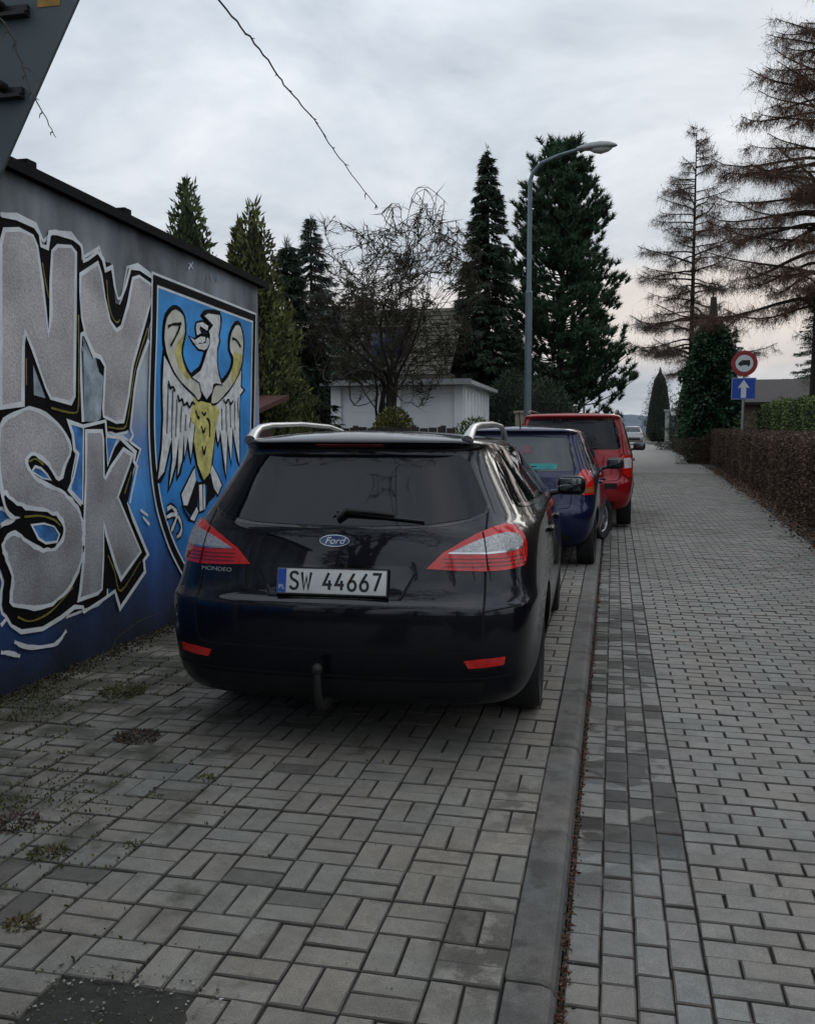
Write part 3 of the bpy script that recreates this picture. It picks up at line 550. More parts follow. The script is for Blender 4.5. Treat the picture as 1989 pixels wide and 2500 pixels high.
# ================================================================== cars
def paint_car(name, col, flake=.3, dirt=.25, rough=.32):
    mt = bpy.data.materials.new(name); mt.use_nodes = True; nt = mt.node_tree; N = nt.nodes.new; Lk = nt.links.new; b = nt.nodes['Principled BSDF']
    tc = N('ShaderNodeTexCoord'); no = N('ShaderNodeTexNoise'); no.inputs['Scale'].default_value = 3; no.inputs['Detail'].default_value = 8; no.inputs['Roughness'].default_value = .7; Lk(tc.outputs['Object'], no.inputs['Vector'])
    sp = N('ShaderNodeSeparateXYZ'); Lk(tc.outputs['Object'], sp.inputs[0])
    lo = N('ShaderNodeMapRange'); Lk(sp.outputs[2], lo.inputs[0]); lo.inputs[1].default_value = .9; lo.inputs[2].default_value = .25; lo.inputs[3].default_value = .12; lo.inputs[4].default_value = 1
    mr = N('ShaderNodeMapRange'); Lk(no.outputs[0], mr.inputs[0]); mr.inputs[1].default_value = .42; mr.inputs[2].default_value = .75; mr.inputs[4].default_value = dirt
    mu = N('ShaderNodeMath'); mu.operation = 'MULTIPLY'; Lk(lo.outputs[0], mu.inputs[0]); Lk(mr.outputs[0], mu.inputs[1])
    mx = N('ShaderNodeMix'); mx.data_type = 'RGBA'; Lk(mu.outputs[0], mx.inputs[0]); mx.inputs[6].default_value = col + (1,); mx.inputs[7].default_value = (.06, .056, .05, 1); Lk(mx.outputs[2], b.inputs['Base Color'])
    cw = N('ShaderNodeMapRange'); Lk(mu.outputs[0], cw.inputs[0]); cw.inputs[2].default_value = dirt; cw.inputs[3].default_value = 1; cw.inputs[4].default_value = .45
    lz = N('ShaderNodeMapRange'); Lk(sp.outputs[2], lz.inputs[0]); lz.inputs[1].default_value = .40; lz.inputs[2].default_value = .62; lz.inputs[3].default_value = .30; lz.inputs[4].default_value = 1
    cm = N('ShaderNodeMath'); cm.operation = 'MULTIPLY'; Lk(cw.outputs[0], cm.inputs[0]); Lk(lz.outputs[0], cm.inputs[1]); Lk(cm.outputs[0], b.inputs['Coat Weight'])
    cr_ = N('ShaderNodeMapRange'); Lk(sp.outputs[2], cr_.inputs[0]); cr_.inputs[1].default_value = .40; cr_.inputs[2].default_value = .70; cr_.inputs[3].default_value = .22; cr_.inputs[4].default_value = .035; Lk(cr_.outputs[0], b.inputs['Coat Roughness'])
    b.inputs['Roughness'].default_value = rough; b.inputs['Metallic'].default_value = flake; b.inputs['Specular IOR Level'].default_value = .12
    n2 = N('ShaderNodeTexNoise'); n2.inputs['Scale'].default_value = 2.2; n2.inputs['Detail'].default_value = 2; Lk(tc.outputs['Object'], n2.inputs['Vector'])
    bp = N('ShaderNodeBump'); bp.inputs['Strength'].default_value = .06; bp.inputs['Distance'].default_value = .01; Lk(n2.outputs[0], bp.inputs['Height']); Lk(bp.outputs[0], b.inputs['Coat Normal'])
    return mt
M_navy = paint_car('near_black_navy_paint', (.0035, .0040, .0085), .2, .12)
M_bluep = paint_car('blue_paint', (.009, .013, .055), .3, .15)
M_redp = paint_car('red_paint', (.30, .008, .012), .2, .12)
M_silverp = paint_car('silver_car_paint', (.42, .42, .43), .5, .2)
M_glass = pm('dark_glass', (.004, .005, .008), .03, var=.2, spec=.36)
M_glass2 = pm('clear_dark_glass', (.035, .048, .05), .03, var=.5, scale=3, spec=.6, coat=.5, coatr=.01)
M_trim = pm('black_trim', (.010, .010, .011), .45, var=.2)
M_gloss = pm('gloss_black', (.004, .004, .005), .08, var=.2, coat=.5)
M_seam = pm('panel_gap', (.0015, .0015, .0015), .9)
M_plastic = pm('grey_plastic', (.009, .0095, .011), .6, spec=.25, var=.3, scale=12, bump=.15, bscale=200)
M_tyre = pm('tyre_rubber', (.012, .012, .012), .8, var=.3, scale=20, bump=.3, bscale=80)
M_alloy = pm('alloy', (.42, .42, .43), .3, .9, var=.15)
M_chrome = pm('chrome', (.65, .66, .67), .12, 1, var=.05)
M_rail = pm('silver_rail', (.50, .50, .50), .34, .7, var=.1)
M_redlens = pm('red_lens', (.62, .010, .008), .12, var=.18, scale=40, coat=1, coatr=.02)
M_deepred = pm('deep_red_lens', (.20, .004, .004), .12, var=.3, scale=60, coat=1, coatr=.02)
M_clear = pm('clear_lens', (.48, .48, .49), .22, .35, var=.35, scale=90, coat=1, coatr=.02, bump=.5, bscale=160)
M_amber = pm('amber_lens', (.35, .12, .04), .15, var=.2, coat=1)
M_under = pm('underbody', (.006, .006, .006), .9)
M_plate = pm('plate_white', (.62, .62, .60), .45, var=.12, scale=14)
M_plateb = pm('plate_blue', (.02, .08, .36), .4, var=.1)
M_ink = pm('plate_ink', (.012, .012, .012), .5)
M_oval = pm('emblem_blue', (.015, .04, .14), .15, coat=1)
def car_outline(L_):
    z, yr, cr, wr, ws, yf, wf, zf = L_
    pts = [(0, 0), (.36, .035), (.64, .13), (.84, .36), (.965, .78)]
    P = [(wr * a, yr + cr * b, z) for a, b in pts]
    y5, y6 = yr + cr * 1.45, yr + cr * 2.4
    P.append((wr + (ws - wr) * .38, y5, z)); P.append((wr + (ws - wr) * .72, y6, z))
    cf = .5 if zf < .8 else .25
    yb = yf - cf
    for t, k in ((.10, .93), (.28, 1), (.52, 1.0), (.78, .99)):
        P.append((ws * k, y6 + (yb - y6) * t, z))
    P[7] = (wr + (ws - wr) * .93, P[7][1], z)
    P.append((ws + (wf - ws) * .25, yb - .02, z)); P.append((ws + (wf - ws) * .75, yf - cf * .45, z))
    P += [(wf * .96, yf - cf * .2, z), (wf * .72, yf - cf * .06, z), (wf * .38, yf - .01, z), (0, yf, z)]
    t_ = [0] * 9 + [.06, .22, .6, .9, 1, 1, 1, 1]
    return [(x, y, z + (zf - z) * t_[i]) for i, (x, y, _) in enumerate(P)]
def car_body(levels, crown, axles, wheel_r, name, mat, parent, well=.61, sub=2):
    G = [car_outline(l) for l in levels]; n = 17; V = [p for g in G for p in g]; F = []
    for k in range(len(G) - 1):
        for i in range(n - 1): F.append((k * n + i, k * n + i + 1, (k + 1) * n + i + 1, (k + 1) * n + i))
    def cap(g, base, dz, flip):
        idx = {}
        for r in range(9):
            for c in range(5):
                if c == 4: idx[c, r] = base + 4 + r
                elif r == 0: idx[c, r] = base + c
                elif r == 8: idx[c, r] = base + 16 - c
                else:
                    s = g[4 + r]; a, b = g[c], g[16 - c]; t = (s[1] - g[4][1]) / (g[12][1] - g[4][1])
                    fx = (0, .36, .66, .87)[c]; zz = s[2] + dz * (1 - fx ** 2.2) * min(1, 2.2 * math.sin(math.pi * (.06 + .88 * t)))
                    V.append((s[0] * fx, a[1] + (b[1] - a[1]) * t, zz)); idx[c, r] = len(V) - 1
        for r in range(8):
            for c in range(4):
                q = (idx[c, r], idx[c + 1, r], idx[c + 1, r + 1], idx[c, r + 1]); F.append(q[::-1] if flip else q)
    cap(G[-1], (len(G) - 1) * n, crown, False); cap(G[0], 0, 0, True)
    m_ = len(V); V2 = V + [(-x, y, z) for x, y, z in V]; F2 = F + [tuple(m_ + i for i in q[::-1]) for q in F]
    bm = bmesh.new(); vs_ = [bm.verts.new(p) for p in V2]
    for q in F2:
        try: bm.faces.new([vs_[i] for i in q])
        except ValueError: pass
    bmesh.ops.remove_doubles(bm, verts=bm.verts, dist=1e-4); bmesh.ops.recalc_face_normals(bm, faces=bm.faces)
    me = bpy.data.meshes.new('tmp'); bm.to_mesh(me); bm.free(); o = bpy.data.objects.new('tmp', me); COL.objects.link(o)
    s = o.modifiers.new('s', 'SUBSURF'); s.levels = s.render_levels = sub
    cut = []
    for y in axles:
        for sx in (-1, 1):
            c = MB(); k = 40; rr = wheel_r + .05
            vv = [(sx * xx, y + rr * math.cos(2 * math.pi * j / k), wheel_r + .005 + rr * math.sin(2 * math.pi * j / k)) for xx in (well, 1.15) for j in range(k)]
            c.add(vv, [(j, (j + 1) % k, k + (j + 1) % k, k + j) for j in range(k)] + [tuple(range(k)), tuple(range(2 * k - 1, k - 1, -1))])
            q = c.build('cut', M_under); fix_normals(q); cut.append(q)
            b = o.modifiers.new('b', 'BOOLEAN'); b.operation = 'DIFFERENCE'; b.object = q; b.solver = 'EXACT'
    dg = bpy.context.evaluated_depsgraph_get(); ev = bpy.data.meshes.new_from_object(o.evaluated_get(dg)); ev.name = name
    bpy.data.objects.remove(o); [bpy.data.objects.remove(q) for q in cut]
    ev.materials.clear(); ev.materials.append(mat); ev.polygons.foreach_set('use_smooth', [True] * len(ev.polygons)); ev.polygons.foreach_set('material_index', [0] * len(ev.polygons)); ev.update()
    ev.set_sharp_from_angle(angle=R(40))
    ob = bpy.data.objects.new(name, ev); COL.objects.link(ob); ob.parent = parent
    bv = BVHTree.FromPolygons([v.co.copy() for v in ev.vertices], [tuple(p.vertices) for p in ev.polygons])
    return ob, bv
class Proj:
    """wraps flat outlines onto a car body; view: 'rear', 'R', 'L' or an angle from the rear axis in degrees (positive to the right side)"""
    def __init__(s, bv, root): s.bv = bv; s.root = root
    def axes(s, view):
        if view == 'rear': a = 0
        elif view == 'R': a = 90
        elif view == 'L': a = -90
        else: a = view
        a = R(a); n = Vector((math.sin(a), -math.cos(a), 0)); u = Vector((math.cos(a), math.sin(a), 0)); return n, u
    def hit(s, view, u_, z, off):
        if view == 'top':
            h = s.bv.ray_cast(Vector((u_, z, 6)), Vector((0, 0, -1)))
        else:
            n, u = s.axes(view); org = u * u_ + Vector((0, 0, z)) + n * 8 + (Vector((0, 2.2, 0)) if isinstance(view, (int, float)) and False else Vector((0, 0, 0)))
            h = s.bv.ray_cast(org, -n)
        if h[0] is None:
            n, u = s.axes(view); p, no, *_ = s.bv.find_nearest(u * u_ + Vector((0, 0, z)) + n * .6)
        else: p, no = h[0], h[1]
        return p + no * off, no
    def patch(s, name, poly, mat, view='rear', off=.004, grid=.04, parent=None, mirror=False, curve=0):
        out = []
        if curve: poly = catmull(poly, curve, True)
        v2, f, nb = cdt_poly(poly, grid)
        for sgn in ((1, -1) if mirror else (1,)):
            V = []; 
            for a, b in v2:
                p, no = s.hit(view, a, b, off); V.append(p)
            # skirt round the boundary
            cnt = {}
            for q in f:
                for i in range(len(q)): e_ = (q[i], q[(i + 1) % len(q)]); cnt[e_] = 1
            V = [Vector(p) for p in V]; Fs = [tuple(q) for q in f]; low = {}
            def lw(i):
                if i not in low:
                    p, no = s.hit(view, v2[i][0], v2[i][1], -.004); V.append(p); low[i] = len(V) - 1
                return low[i]
            for (a, b) in list(cnt):
                if (b, a) not in cnt: Fs.append((b, a, lw(a), lw(b)))
            if sgn < 0: V = [Vector((-p.x, p.y, p.z)) for p in V]; Fs = [q[::-1] for q in Fs]
            o = mk(name, V, Fs, mat, parent or s.root, True)
            # orient outwards
            o.data.update(); p0 = o.data.polygons[0]; n, u = s.axes(view if view != 'top' else 0); n = Vector((n.x * sgn, n.y, n.z)) if view != 'top' else Vector((0, 0, 1))
            if p0.normal.dot(n) < 0: o.data.flip_normals()
            o.data.set_sharp_from_angle(angle=R(50)); out.append(o)
        return out if mirror else out[0]
    def seam(s, name, path, w=.006, mat=None, view='rear', off=.0015, parent=None, mirror=False, smooth=True, per=6):
        pts = catmull(path, per) if smooth and len(path) > 2 else [tuple(np.array(path[i]) + (np.array(path[i + 1]) - np.array(path[i])) * t / 8) for i in range(len(path) - 1) for t in range(8)] + [path[-1]]
        rb = ribbon(pts, w); out = []
        for sgn in ((1, -1) if mirror else (1,)):
            V = []; F = []
            for a, b in rb:
                for q in (a, b):
                    p, no = s.hit(view, q[0], q[1], off); V.append(Vector((p.x * sgn, p.y, p.z)))
            F = [(2 * i, 2 * i + 1, 2 * i + 3, 2 * i + 2) for i in range(len(rb) - 1)]
            out.append(mk(name, V, F, mat or M_seam, parent or s.root))
        return out
def wheel(parent, x, y, r, w, spokes=5, side=1, steer=0, rimr=None, rim_mat=None):
    rimr = rimr or r * .66
    t = MB(); h = w / 2
    t.lathe([(rimr, -h * .8), (rimr + .02, -h * .95), (r * .93, -h), (r * .985, -h * .8), (r, -h * .5), (r, h * .5), (r * .985, h * .8), (r * .93, h), (rimr + .02, h * .95), (rimr, h * .8)], axis='x', n=40, close=True)
    o = fix_normals(t.build('wheel', M_tyre, parent, True)); o.location = (x, y, r); o.rotation_euler = (0, 0, steer)
    m_ = MB(); s = side
    m_.lathe([(rimr, -h * .8), (rimr, s * h * .62), (rimr - .012, s * h * .70), (rimr - .03, s * h * .5), (rimr - .04, -h * .7)], axis='x', n=36)
    m_.lathe([(0.001, s * h * .80), (.03, s * h * .80), (.045, s * h * .70), (.06, s * h * .4), (.06, 0)], axis='x', n=16)
    for k in range(spokes):
        a = 2 * math.pi * k / spokes + .3
        for da in (-.11, .11):
            c0, c1 = a + da * .6, a + da * 1.15; r0, r1 = .045, rimr - .02; ww = .016
            def pt(rr, aa, off, hh): return (s * h * hh, rr * math.cos(aa) - off * math.sin(aa), rr * math.sin(aa) + off * math.cos(aa))
            v = [pt(r0, c0, -ww, .66), pt(r0, c0, ww, .66), pt(r1, c1, ww, .60), pt(r1, c1, -ww, .60), pt(r0, c0, -ww, .4), pt(r0, c0, ww, .4), pt(r1, c1, ww, .45), pt(r1, c1, -ww, .45)]
            m_.add(v, [(0, 1, 2, 3), (4, 7, 6, 5), (0, 4, 5, 1), (1, 5, 6, 2), (2, 6, 7, 3), (3, 7, 4, 0)])
    ri = fix_normals(m_.build('rim', rim_mat or M_alloy, o))
    d = MB().lathe([(.001, s * h * .25), (rimr - .05, s * h * .25)], axis='x', n=24); d.build('brake_disc', pm('brake_steel', (.06, .055, .05), .5, .6), o)
    return o
def bevel_box(name, sx, sy, sz, mat, parent, loc, rot=(0, 0, 0), bev=.25, sub=2):
    """rounded block by subdividing a chamfered cage"""
    bm = bmesh.new(); bmesh.ops.create_cube(bm, size=1); bmesh.ops.scale(bm, vec=(sx, sy, sz), verts=bm.verts)
    bmesh.ops.bevel(bm, geom=bm.edges[:], offset=min(sx, sy, sz) * bev, segments=3, affect='EDGES', profile=.5)
    me = bpy.data.meshes.new(name); bm.to_mesh(me); bm.free(); me.materials.append(mat); me.polygons.foreach_set('use_smooth', [True] * len(me.polygons))
    o = bpy.data.objects.new(name, me); COL.objects.link(o); o.parent = parent; o.location = loc; o.rotation_euler = rot; return o
def mirror_part(parent, mat, x, y, z, s, glass=True, capmat=None):
    """door mirror housing with its reflecting face to the rear; s=+1 right side"""
    hs = bevel_box('door_mirror', .21, .11, .145, capmat or mat, parent, (x + s * .13, y, z), (0, 0, s * -.12), .42)
    st = MB().tube([(x - s * .03, y + .02, z - .06), (x + s * .06, y + .01, z - .045)], .022, 8); st.build('mirror_arm', M_trim, parent, True)
    pl = bevel_box('mirror_glass', .160, .012, .095, pm('mirror_glass', (.16, .17, .17), .02, 1, var=.02), hs, (0, -.052, .006), (0, 0, 0), .45)
    return hs
def glyph_strokes(ch):
    """plate characters as strokes in a unit box (w .6, h 1)"""
    G = {'S': [[(.52, .84), (.46, .96), (.3, 1), (.14, .96), (.06, .83), (.08, .68), (.18, .58), (.38, .48), (.5, .38), (.54, .22), (.46, .06), (.3, 0), (.12, .04), (.05, .18)]],
         'W': [[(.0, 1), (.15, 0), (.30, .72), (.45, 0), (.60, 1)]],
         '4': [[(.36, 1), (.04, .30), (.58, .30)], [(.42, .56), (.42, 0)]],
         '6': [[(.44, 1), (.18, .58), (.07, .36), (.07, .18), (.16, .04), (.3, 0), (.45, .05), (.53, .2), (.52, .38), (.42, .52), (.28, .55), (.14, .47)]],
         '7': [[(.04, 1), (.54, 1), (.2, 0)]]}
    return G[ch]
def plate_text(txt, x0, z0, h, wchar, gap, y, mat, parent, stroke):
    x = x0; m_ = None
    for ch in txt:
        if ch == ' ': x += gap * 3.2; continue
        V = []; F = []
        for i, st in enumerate(glyph_strokes(ch)):
            pts = [(x + a * wchar / .6, z0 + b * h) for a, b in (catmull(st, 4) if ch in 'S6' else st)]
            rb = ribbon(pts, stroke); n = len(V); yy = y - i * .0004
            for a, b in rb: V += [(a[0], yy, a[1]), (b[0], yy, b[1])]
            F += [(n + 2 * k, n + 2 * k + 1, n + 2 * k + 3, n + 2 * k + 2) for k in range(len(rb) - 1)]
        mk('plate_character', V, F, mat, parent); x += wchar + gap
def text_mesh(name, body, size, mat, parent, M4, shear=0, ext=.0008):
    cu = bpy.data.curves.new('txt', 'FONT'); cu.body = body; cu.size = size; cu.extrude = ext; cu.align_x = 'CENTER'; cu.align_y = 'CENTER'; cu.shear = shear
    o = bpy.data.objects.new('txt', cu); COL.objects.link(o); dg = bpy.context.evaluated_depsgraph_get(); me = bpy.data.meshes.new_from_object(o.evaluated_get(dg)); bpy.data.objects.remove(o)
    me.transform(M4); me.materials.clear(); me.materials.append(mat); me.name = name; ob = bpy.data.objects.new(name, me); COL.objects.link(ob); ob.parent = parent; return ob
# ------------------------------------------------------------------ the dark estate car
est = thing('estate_car', 'near-black estate car with silver roof rails and plate SW 44667 beside the mural', 'car', (-1.245, 4.0, 0), R(1.3))
LV = [(.20, .30, .12, .70, .80, 4.60, .70, .20), (.235, .10, .15, .80, .87, 4.74, .78, .22), (.34, .03, .17, .85, .92, 4.80, .80, .32), (.48, .0, .18, .865, .935, 4.82, .82, .42),
      (.585, .0, .18, .875, .943, 4.83, .83, .50), (.70, .0, .18, .875, .943, 4.82, .82, .58), (.728, .012, .18, .872, .942, 4.81, .82, .60), (.755, .055, .18, .862, .94, 4.80, .81, .62),
      (.92, .085, .20, .84, .93, 4.76, .78, .68), (1.03, .115, .22, .825, .91, 4.70, .74, .74), (1.06, .13, .22, .805, .893, 4.35, .74, .88), (1.08, .145, .22, .79, .88, 3.95, .74, .97),
      (1.10, .16, .23, .775, .862, 3.72, .72, 1.03), (1.25, .275, .22, .70, .775, 3.25, .63, 1.21), (1.40, .39, .17, .615, .685, 2.85, .56, 1.37), (1.44, .385, .14, .595, .655, 2.76, .54, 1.405),
      (1.455, .31, .13, .59, .645, 2.72, .53, 1.415), (1.478, .33, .13, .56, .61, 2.65, .50, 1.43)]
est_body, est_bv = car_body(LV, .045, (1.02, 3.87), .325, 'body', M_navy, est)
EP = Proj(est_bv, est)

#CASTSTOP
for y in (1.02, 3.87):
    for sx in (-1, 1): wheel(est, sx * .80, y, .325, .215, 7, sx)
gl = EP.patch('rear_window', [(-.53, 1.398), (-.25, 1.400), (0, 1.401), (.25, 1.400), (.53, 1.398), (.575, 1.36), (.63, 1.25), (.672, 1.165), (.665, 1.135), (.60, 1.108), (.42, 1.082), (.2, 1.074), (0, 1.072), (-.2, 1.074), (-.42, 1.082), (-.60, 1.108), (-.665, 1.135), (-.672, 1.165), (-.63, 1.25), (-.575, 1.36)], M_glass, off=.003)
gl['label'] = 'dark tinted rear window'
EP.seam('window_seal', [(-.68, 1.165), (-.67, 1.13), (-.60, 1.10), (-.42, 1.074), (0, 1.064), (.42, 1.074), (.60, 1.10), (.67, 1.13), (.68, 1.165)], .010, M_gloss)
# tail lights: red lens, clear upper window, banded lower field
for lo in EP.patch('tail_light', [(.40, .886), (.474, .958), (.56, 1.008), (.633, 1.042), (.72, 1.066), (.80, 1.076), (.87, 1.066), (.912, 1.03), (.925, .985), (.905, .925), (.868, .886), (.744, .876), (.647, .874), (.523, .879)], M_redlens, 36, .010, .03, mirror=True):
    sg = 1 if sum(v.co.x for v in lo.data.vertices) > 0 else -1
    def sub(name, poly, mat, off):
        q = EP.patch(name, poly, mat, 36, off, .025, parent=lo)
        if sg < 0:
            for v in q.data.vertices: v.co.x *= -1
            q.data.flip_normals()
    sub('clear_lens', [(.50, .958), (.57, .990), (.64, 1.016), (.72, 1.034), (.80, 1.040), (.865, 1.025), (.888, .995), (.872, .972), (.76, .960), (.66, .955)], M_clear, .0125)
    sub('lens_trim', [(.492, .953), (.66, .949), (.76, .953), (.880, .966), (.872, .974), (.76, .962), (.66, .957), (.50, .960)], M_chrome, .0135)
    for z in (.895, .912, .929): sub('lens_band', [(.47, z), (.60, z - .003), (.75, z - .002), (.875, z + .004), (.878, z + .008), (.75, z + .003), (.60, z + .003), (.475, z + .005)], M_deepred, .0125)
    sub('lens_gap', [(.652, .876), (.657, .876), (.664, 1.046), (.659, 1.046)], M_seam, .0142)
EP.seam('tailgate_gap', [(.68, 1.15), (.683, 1.05), (.689, .88), (.692, .72), (.688, .60), (.668, .53), (.60, .516), (.3, .512), (0, .511)], .010, mirror=True)
EP.seam('bumper_gap', [(.692, .70), (.76, .712), (.85, .722)], .007, mirror=True)
EP.patch('plate_recess', [(-.335, .895), (.335, .895), (.375, .872), (.378, .85), (.31, .745), (-.32, .745), (-.392, .85), (-.385, .875)], M_gloss, off=.003)
for sgn in (-1, 1): EP.patch('recess_edge', [(sgn * .378 - .008, .868), (sgn * .31 - .008, .747), (sgn * .31 + .004, .747), (sgn * .378 + .006, .868)], M_plastic, off=.006)
pl = bevel_box('number_plate', .524, .008, .116, M_plate, est, (-.012, .046, .822), (-.2, 0, 0), .3)
mk('plate_band', [(-.26, -.0048, -.055), (-.218, -.0048, -.055), (-.218, -.0048, .055), (-.26, -.0048, .055)], [(0, 1, 2, 3)], M_plateb, pl)
text_mesh('plate_country', 'PL', .03, M_plate, pl, Matrix.Translation((-.239, -.0052, -.03)) @ Matrix.Rotation(R(90), 4, 'X'), ext=.0002)
plate_text('SW 44667', -.200, -.038, .078, .044, .014, -.0052, M_ink, pl, .0125)
fr = MB()
for a in ((-.268, .268, .058, .064), (-.268, .268, -.064, -.058)): fr.box(a[0], a[1], -.006, .006, a[2], a[3])
fr.box(-.268, -.262, -.006, .006, -.058, .058); fr.box(.262, .268, -.006, .006, -.058, .058); fr.build('plate_frame', M_trim, pl)
# emblem
def oval(a, b, y, n=40): return [(a * math.cos(2 * math.pi * k / n), y, b * math.sin(2 * math.pi * k / n)) for k in range(n)]
def disc(name, a, b, d, mat, parent, loc, rot):
    V = oval(a, b, 0) + oval(a * .96, b * .93, -d); n = 40
    o = mk(name, V, [(k, (k + 1) % n, n + (k + 1) % n, n + k) for k in range(n)] + [tuple(range(n, 2 * n))], mat, parent); fix_normals(o); o.location = loc; o.rotation_euler = rot; return o
p, no = EP.hit('rear', -.012, 1.004, 0)
em = disc('emblem', .075, .031, .010, M_chrome, est, tuple(p - Vector((0, .001, 0))), (-.28, 0, 0))
disc('emblem_field', .070, .025, .002, M_oval, em, (0, -.010, 0), (0, 0, 0))
text_mesh('emblem_script', 'Ford', .052, M_chrome, em, Matrix.Translation((0, -.0125, -.002)) @ Matrix.Rotation(R(90), 4, 'X') @ Matrix.Diagonal((.95, .85, 1, 1)), .35)
p, no = EP.hit('rear', -.605, .855, .002)
text_mesh('model_lettering', 'MONDEO', .034, pm('letter_silver', (.42, .42, .42), .5, .2), est, Matrix.Translation(p) @ Matrix.Rotation(R(-15.5), 4, 'Z') @ Matrix.Rotation(R(83), 4, 'X') @ Matrix.Diagonal((1.2, .8, 1, 1)))
for rf in EP.patch('reflector', [(.605, .478), (.69, .487), (.785, .492), (.778, .456), (.70, .448), (.625, .443)], M_redlens, off=.006, grid=.03, mirror=True): pass
EP.seam('reflector_edge', [(.60, .474), (.622, .438), (.70, .443), (.782, .451)], .006, M_plastic, off=.005, mirror=True)
EP.seam('bumper_step', [(-.83, .405), (-.7, .395), (-.4, .39), (0, .388), (.4, .39), (.7, .395), (.83, .405)], .010, M_seam, off=.002)
EP.patch('rear_valance', [(-.70, .375), (-.4, .37), (0, .368), (.4, .37), (.70, .375), (.66, .262), (.4, .25), (0, .248), (-.4, .25), (-.66, .262)], M_plastic, off=.003)
# wiper
def onr(x, z, off): return EP.hit('rear', x, z, off)[0]
MB().tube([onr(-.012, 1.10, .02), onr(.03, 1.128, .03), onr(.16, 1.120, .028), onr(.26, 1.112, .022)], [.016, .011, .009, .007], 8).build('wiper', M_trim, est, True)
MB().tube([onr(x, 1.126 - .034 * (x - .03) / .36, .012) for x in (-.02, .1, .2, .3, .40)], .007, 6).build('wiper_blade', M_trim, est, True)
MB().lathe([(.001, .03), (.022, .026), (.026, 0)], tuple(onr(-.012, 1.10, 0)), 'y', 14).build('wiper_cap', M_trim, est, True)
EP.patch('brake_light', [(-.17, 1.453), (.17, 1.453), (.17, 1.440), (-.17, 1.440)], M_deepred, off=.004, grid=.04)
# tow ball
MB().tube([(-.05, .16, .25), (-.05, .05, .235), (-.05, -.02, .255), (-.052, -.055, .31), (-.052, -.062, .39), (-.052, -.062, .415)], [.028, .026, .024, .021, .018, .015], 10).build('tow_bar', pm('worn_steel', (.022, .021, .020), .6, .4, var=.4), est, True)
MB().lathe([(.001, .027), (.014, .023), (.024, .012), (.0265, 0), (.024, -.012), (.014, -.023)], (-.052, -.062, .435), 'z', 16).build('tow_ball', pm('worn_steel', (.05, .048, .045)), est, True)
# side glass, trims, doors, mirrors, rails
for nm, pg in (('quarter_window', [(.56, 1.155), (.62, 1.27), (.71, 1.37), (.84, 1.41), (1.0, 1.42), (1.24, 1.42), (1.24, 1.135)]), ('side_window', [(1.28, 1.132), (1.28, 1.42), (1.7, 1.425), (2.10, 1.42), (2.10, 1.118)]), ('side_window', [(2.16, 1.118), (2.16, 1.418), (2.45, 1.405), (2.68, 1.36), (2.95, 1.26), (3.30, 1.115)])):
    EP.patch(nm, pg, M_glass, 'R', .003, .06, mirror=True)
EP.seam('window_strip', [(.62, 1.150), (1.0, 1.128), (2.0, 1.108), (3.35, 1.098)], .018, M_chrome, 'R', .006, mirror=True)
for path in ([(1.26, 1.43), (1.25, 1.1), (1.22, .8), (1.38, .45), (1.40, .30)], [(2.13, 1.43), (2.13, 1.0), (2.12, .30)], [(3.35, 1.1), (3.40, .8), (3.38, .45), (3.38, .30)], [(1.40, .29), (2.2, .285), (3.38, .29)]):
    EP.seam('door_gap', path, .007, None, 'R', mirror=True)
for y in (1.50, 2.42):
    for sg in (1, -1):
        p, no = EP.hit('R', y, .945, .012); bevel_box('door_handle', .03, .20, .028, M_navy, est, (sg * p.x, p.y, p.z), (0, 0, 0), .4)
EP.seam('sill_line', [(1.45, .42), (2.3, .40), (3.4, .42)], .02, M_seam, 'R', .001, mirror=True)
for sg in (1, -1):
    mirror_part(est, M_navy, sg * .885, 3.02, 1.12, sg)
    t = MB().tube([(sg * .56, .47, 1.468), (sg * .565, .54, 1.505), (sg * .57, .64, 1.535), (sg * .575, .82, 1.550), (sg * .585, 1.4, 1.562), (sg * .58, 2.0, 1.552), (sg * .57, 2.28, 1.52), (sg * .562, 2.42, 1.465)], [.032, .025, .019, .016, .015, .015, .018, .024], 10); t.build('roof_rail', M_rail, est, True)
EP.patch('windscreen', [(-.5, 2.82), (.5, 2.82), (.62, 3.3), (.68, 3.66), (.3, 3.7), (-.3, 3.7), (-.68, 3.66), (-.62, 3.3)], M_glass, 'top', .003, .08)
# ------------------------------------------------------------------ blue hatchback
hatch = thing('hatchback', 'dark blue hatchback with a turquoise sticker strip in its rear window', 'car', (-1.02, 9.92, gz(10)), R(-2.2))
HV = [(.22, .25, .10, .62, .70, 3.70, .62, .22), (.26, .08, .13, .71, .77, 3.82, .70, .25), (.38, .02, .15, .765, .825, 3.88, .72, .36), (.52, 0, .16, .79, .845, 3.9, .74, .46), (.64, .0, .16, .795, .85, 3.9, .74, .52),
      (.69, .045, .16, .79, .85, 3.9, .74, .55), (.82, .065, .17, .79, .85, 3.88, .73, .60), (.96, .09, .18, .775, .845, 3.82, .70, .70), (1.0, .105, .18, .76, .835, 3.5, .68, .86), (1.03, .12, .18, .745, .82, 3.15, .68, .96),
      (1.05, .13, .18, .735, .805, 2.95, .66, 1.02), (1.22, .2, .17, .675, .735, 2.5, .6, 1.22), (1.40, .29, .14, .605, .66, 2.1, .54, 1.40), (1.45, .30, .12, .59, .635, 2.0, .52, 1.44), (1.465, .235, .12, .585, .625, 1.96, .51, 1.45), (1.49, .26, .12, .555, .59, 1.9, .48, 1.465)]
HV = [(a[0] + (.02 if a[0] > 1.3 else 0),) + a[1:] for a in HV]
hb, hbv = car_body(HV, .04, (.64, 3.12), .30, 'body', M_bluep, hatch, well=.54); HP = Proj(hbv, hatch)
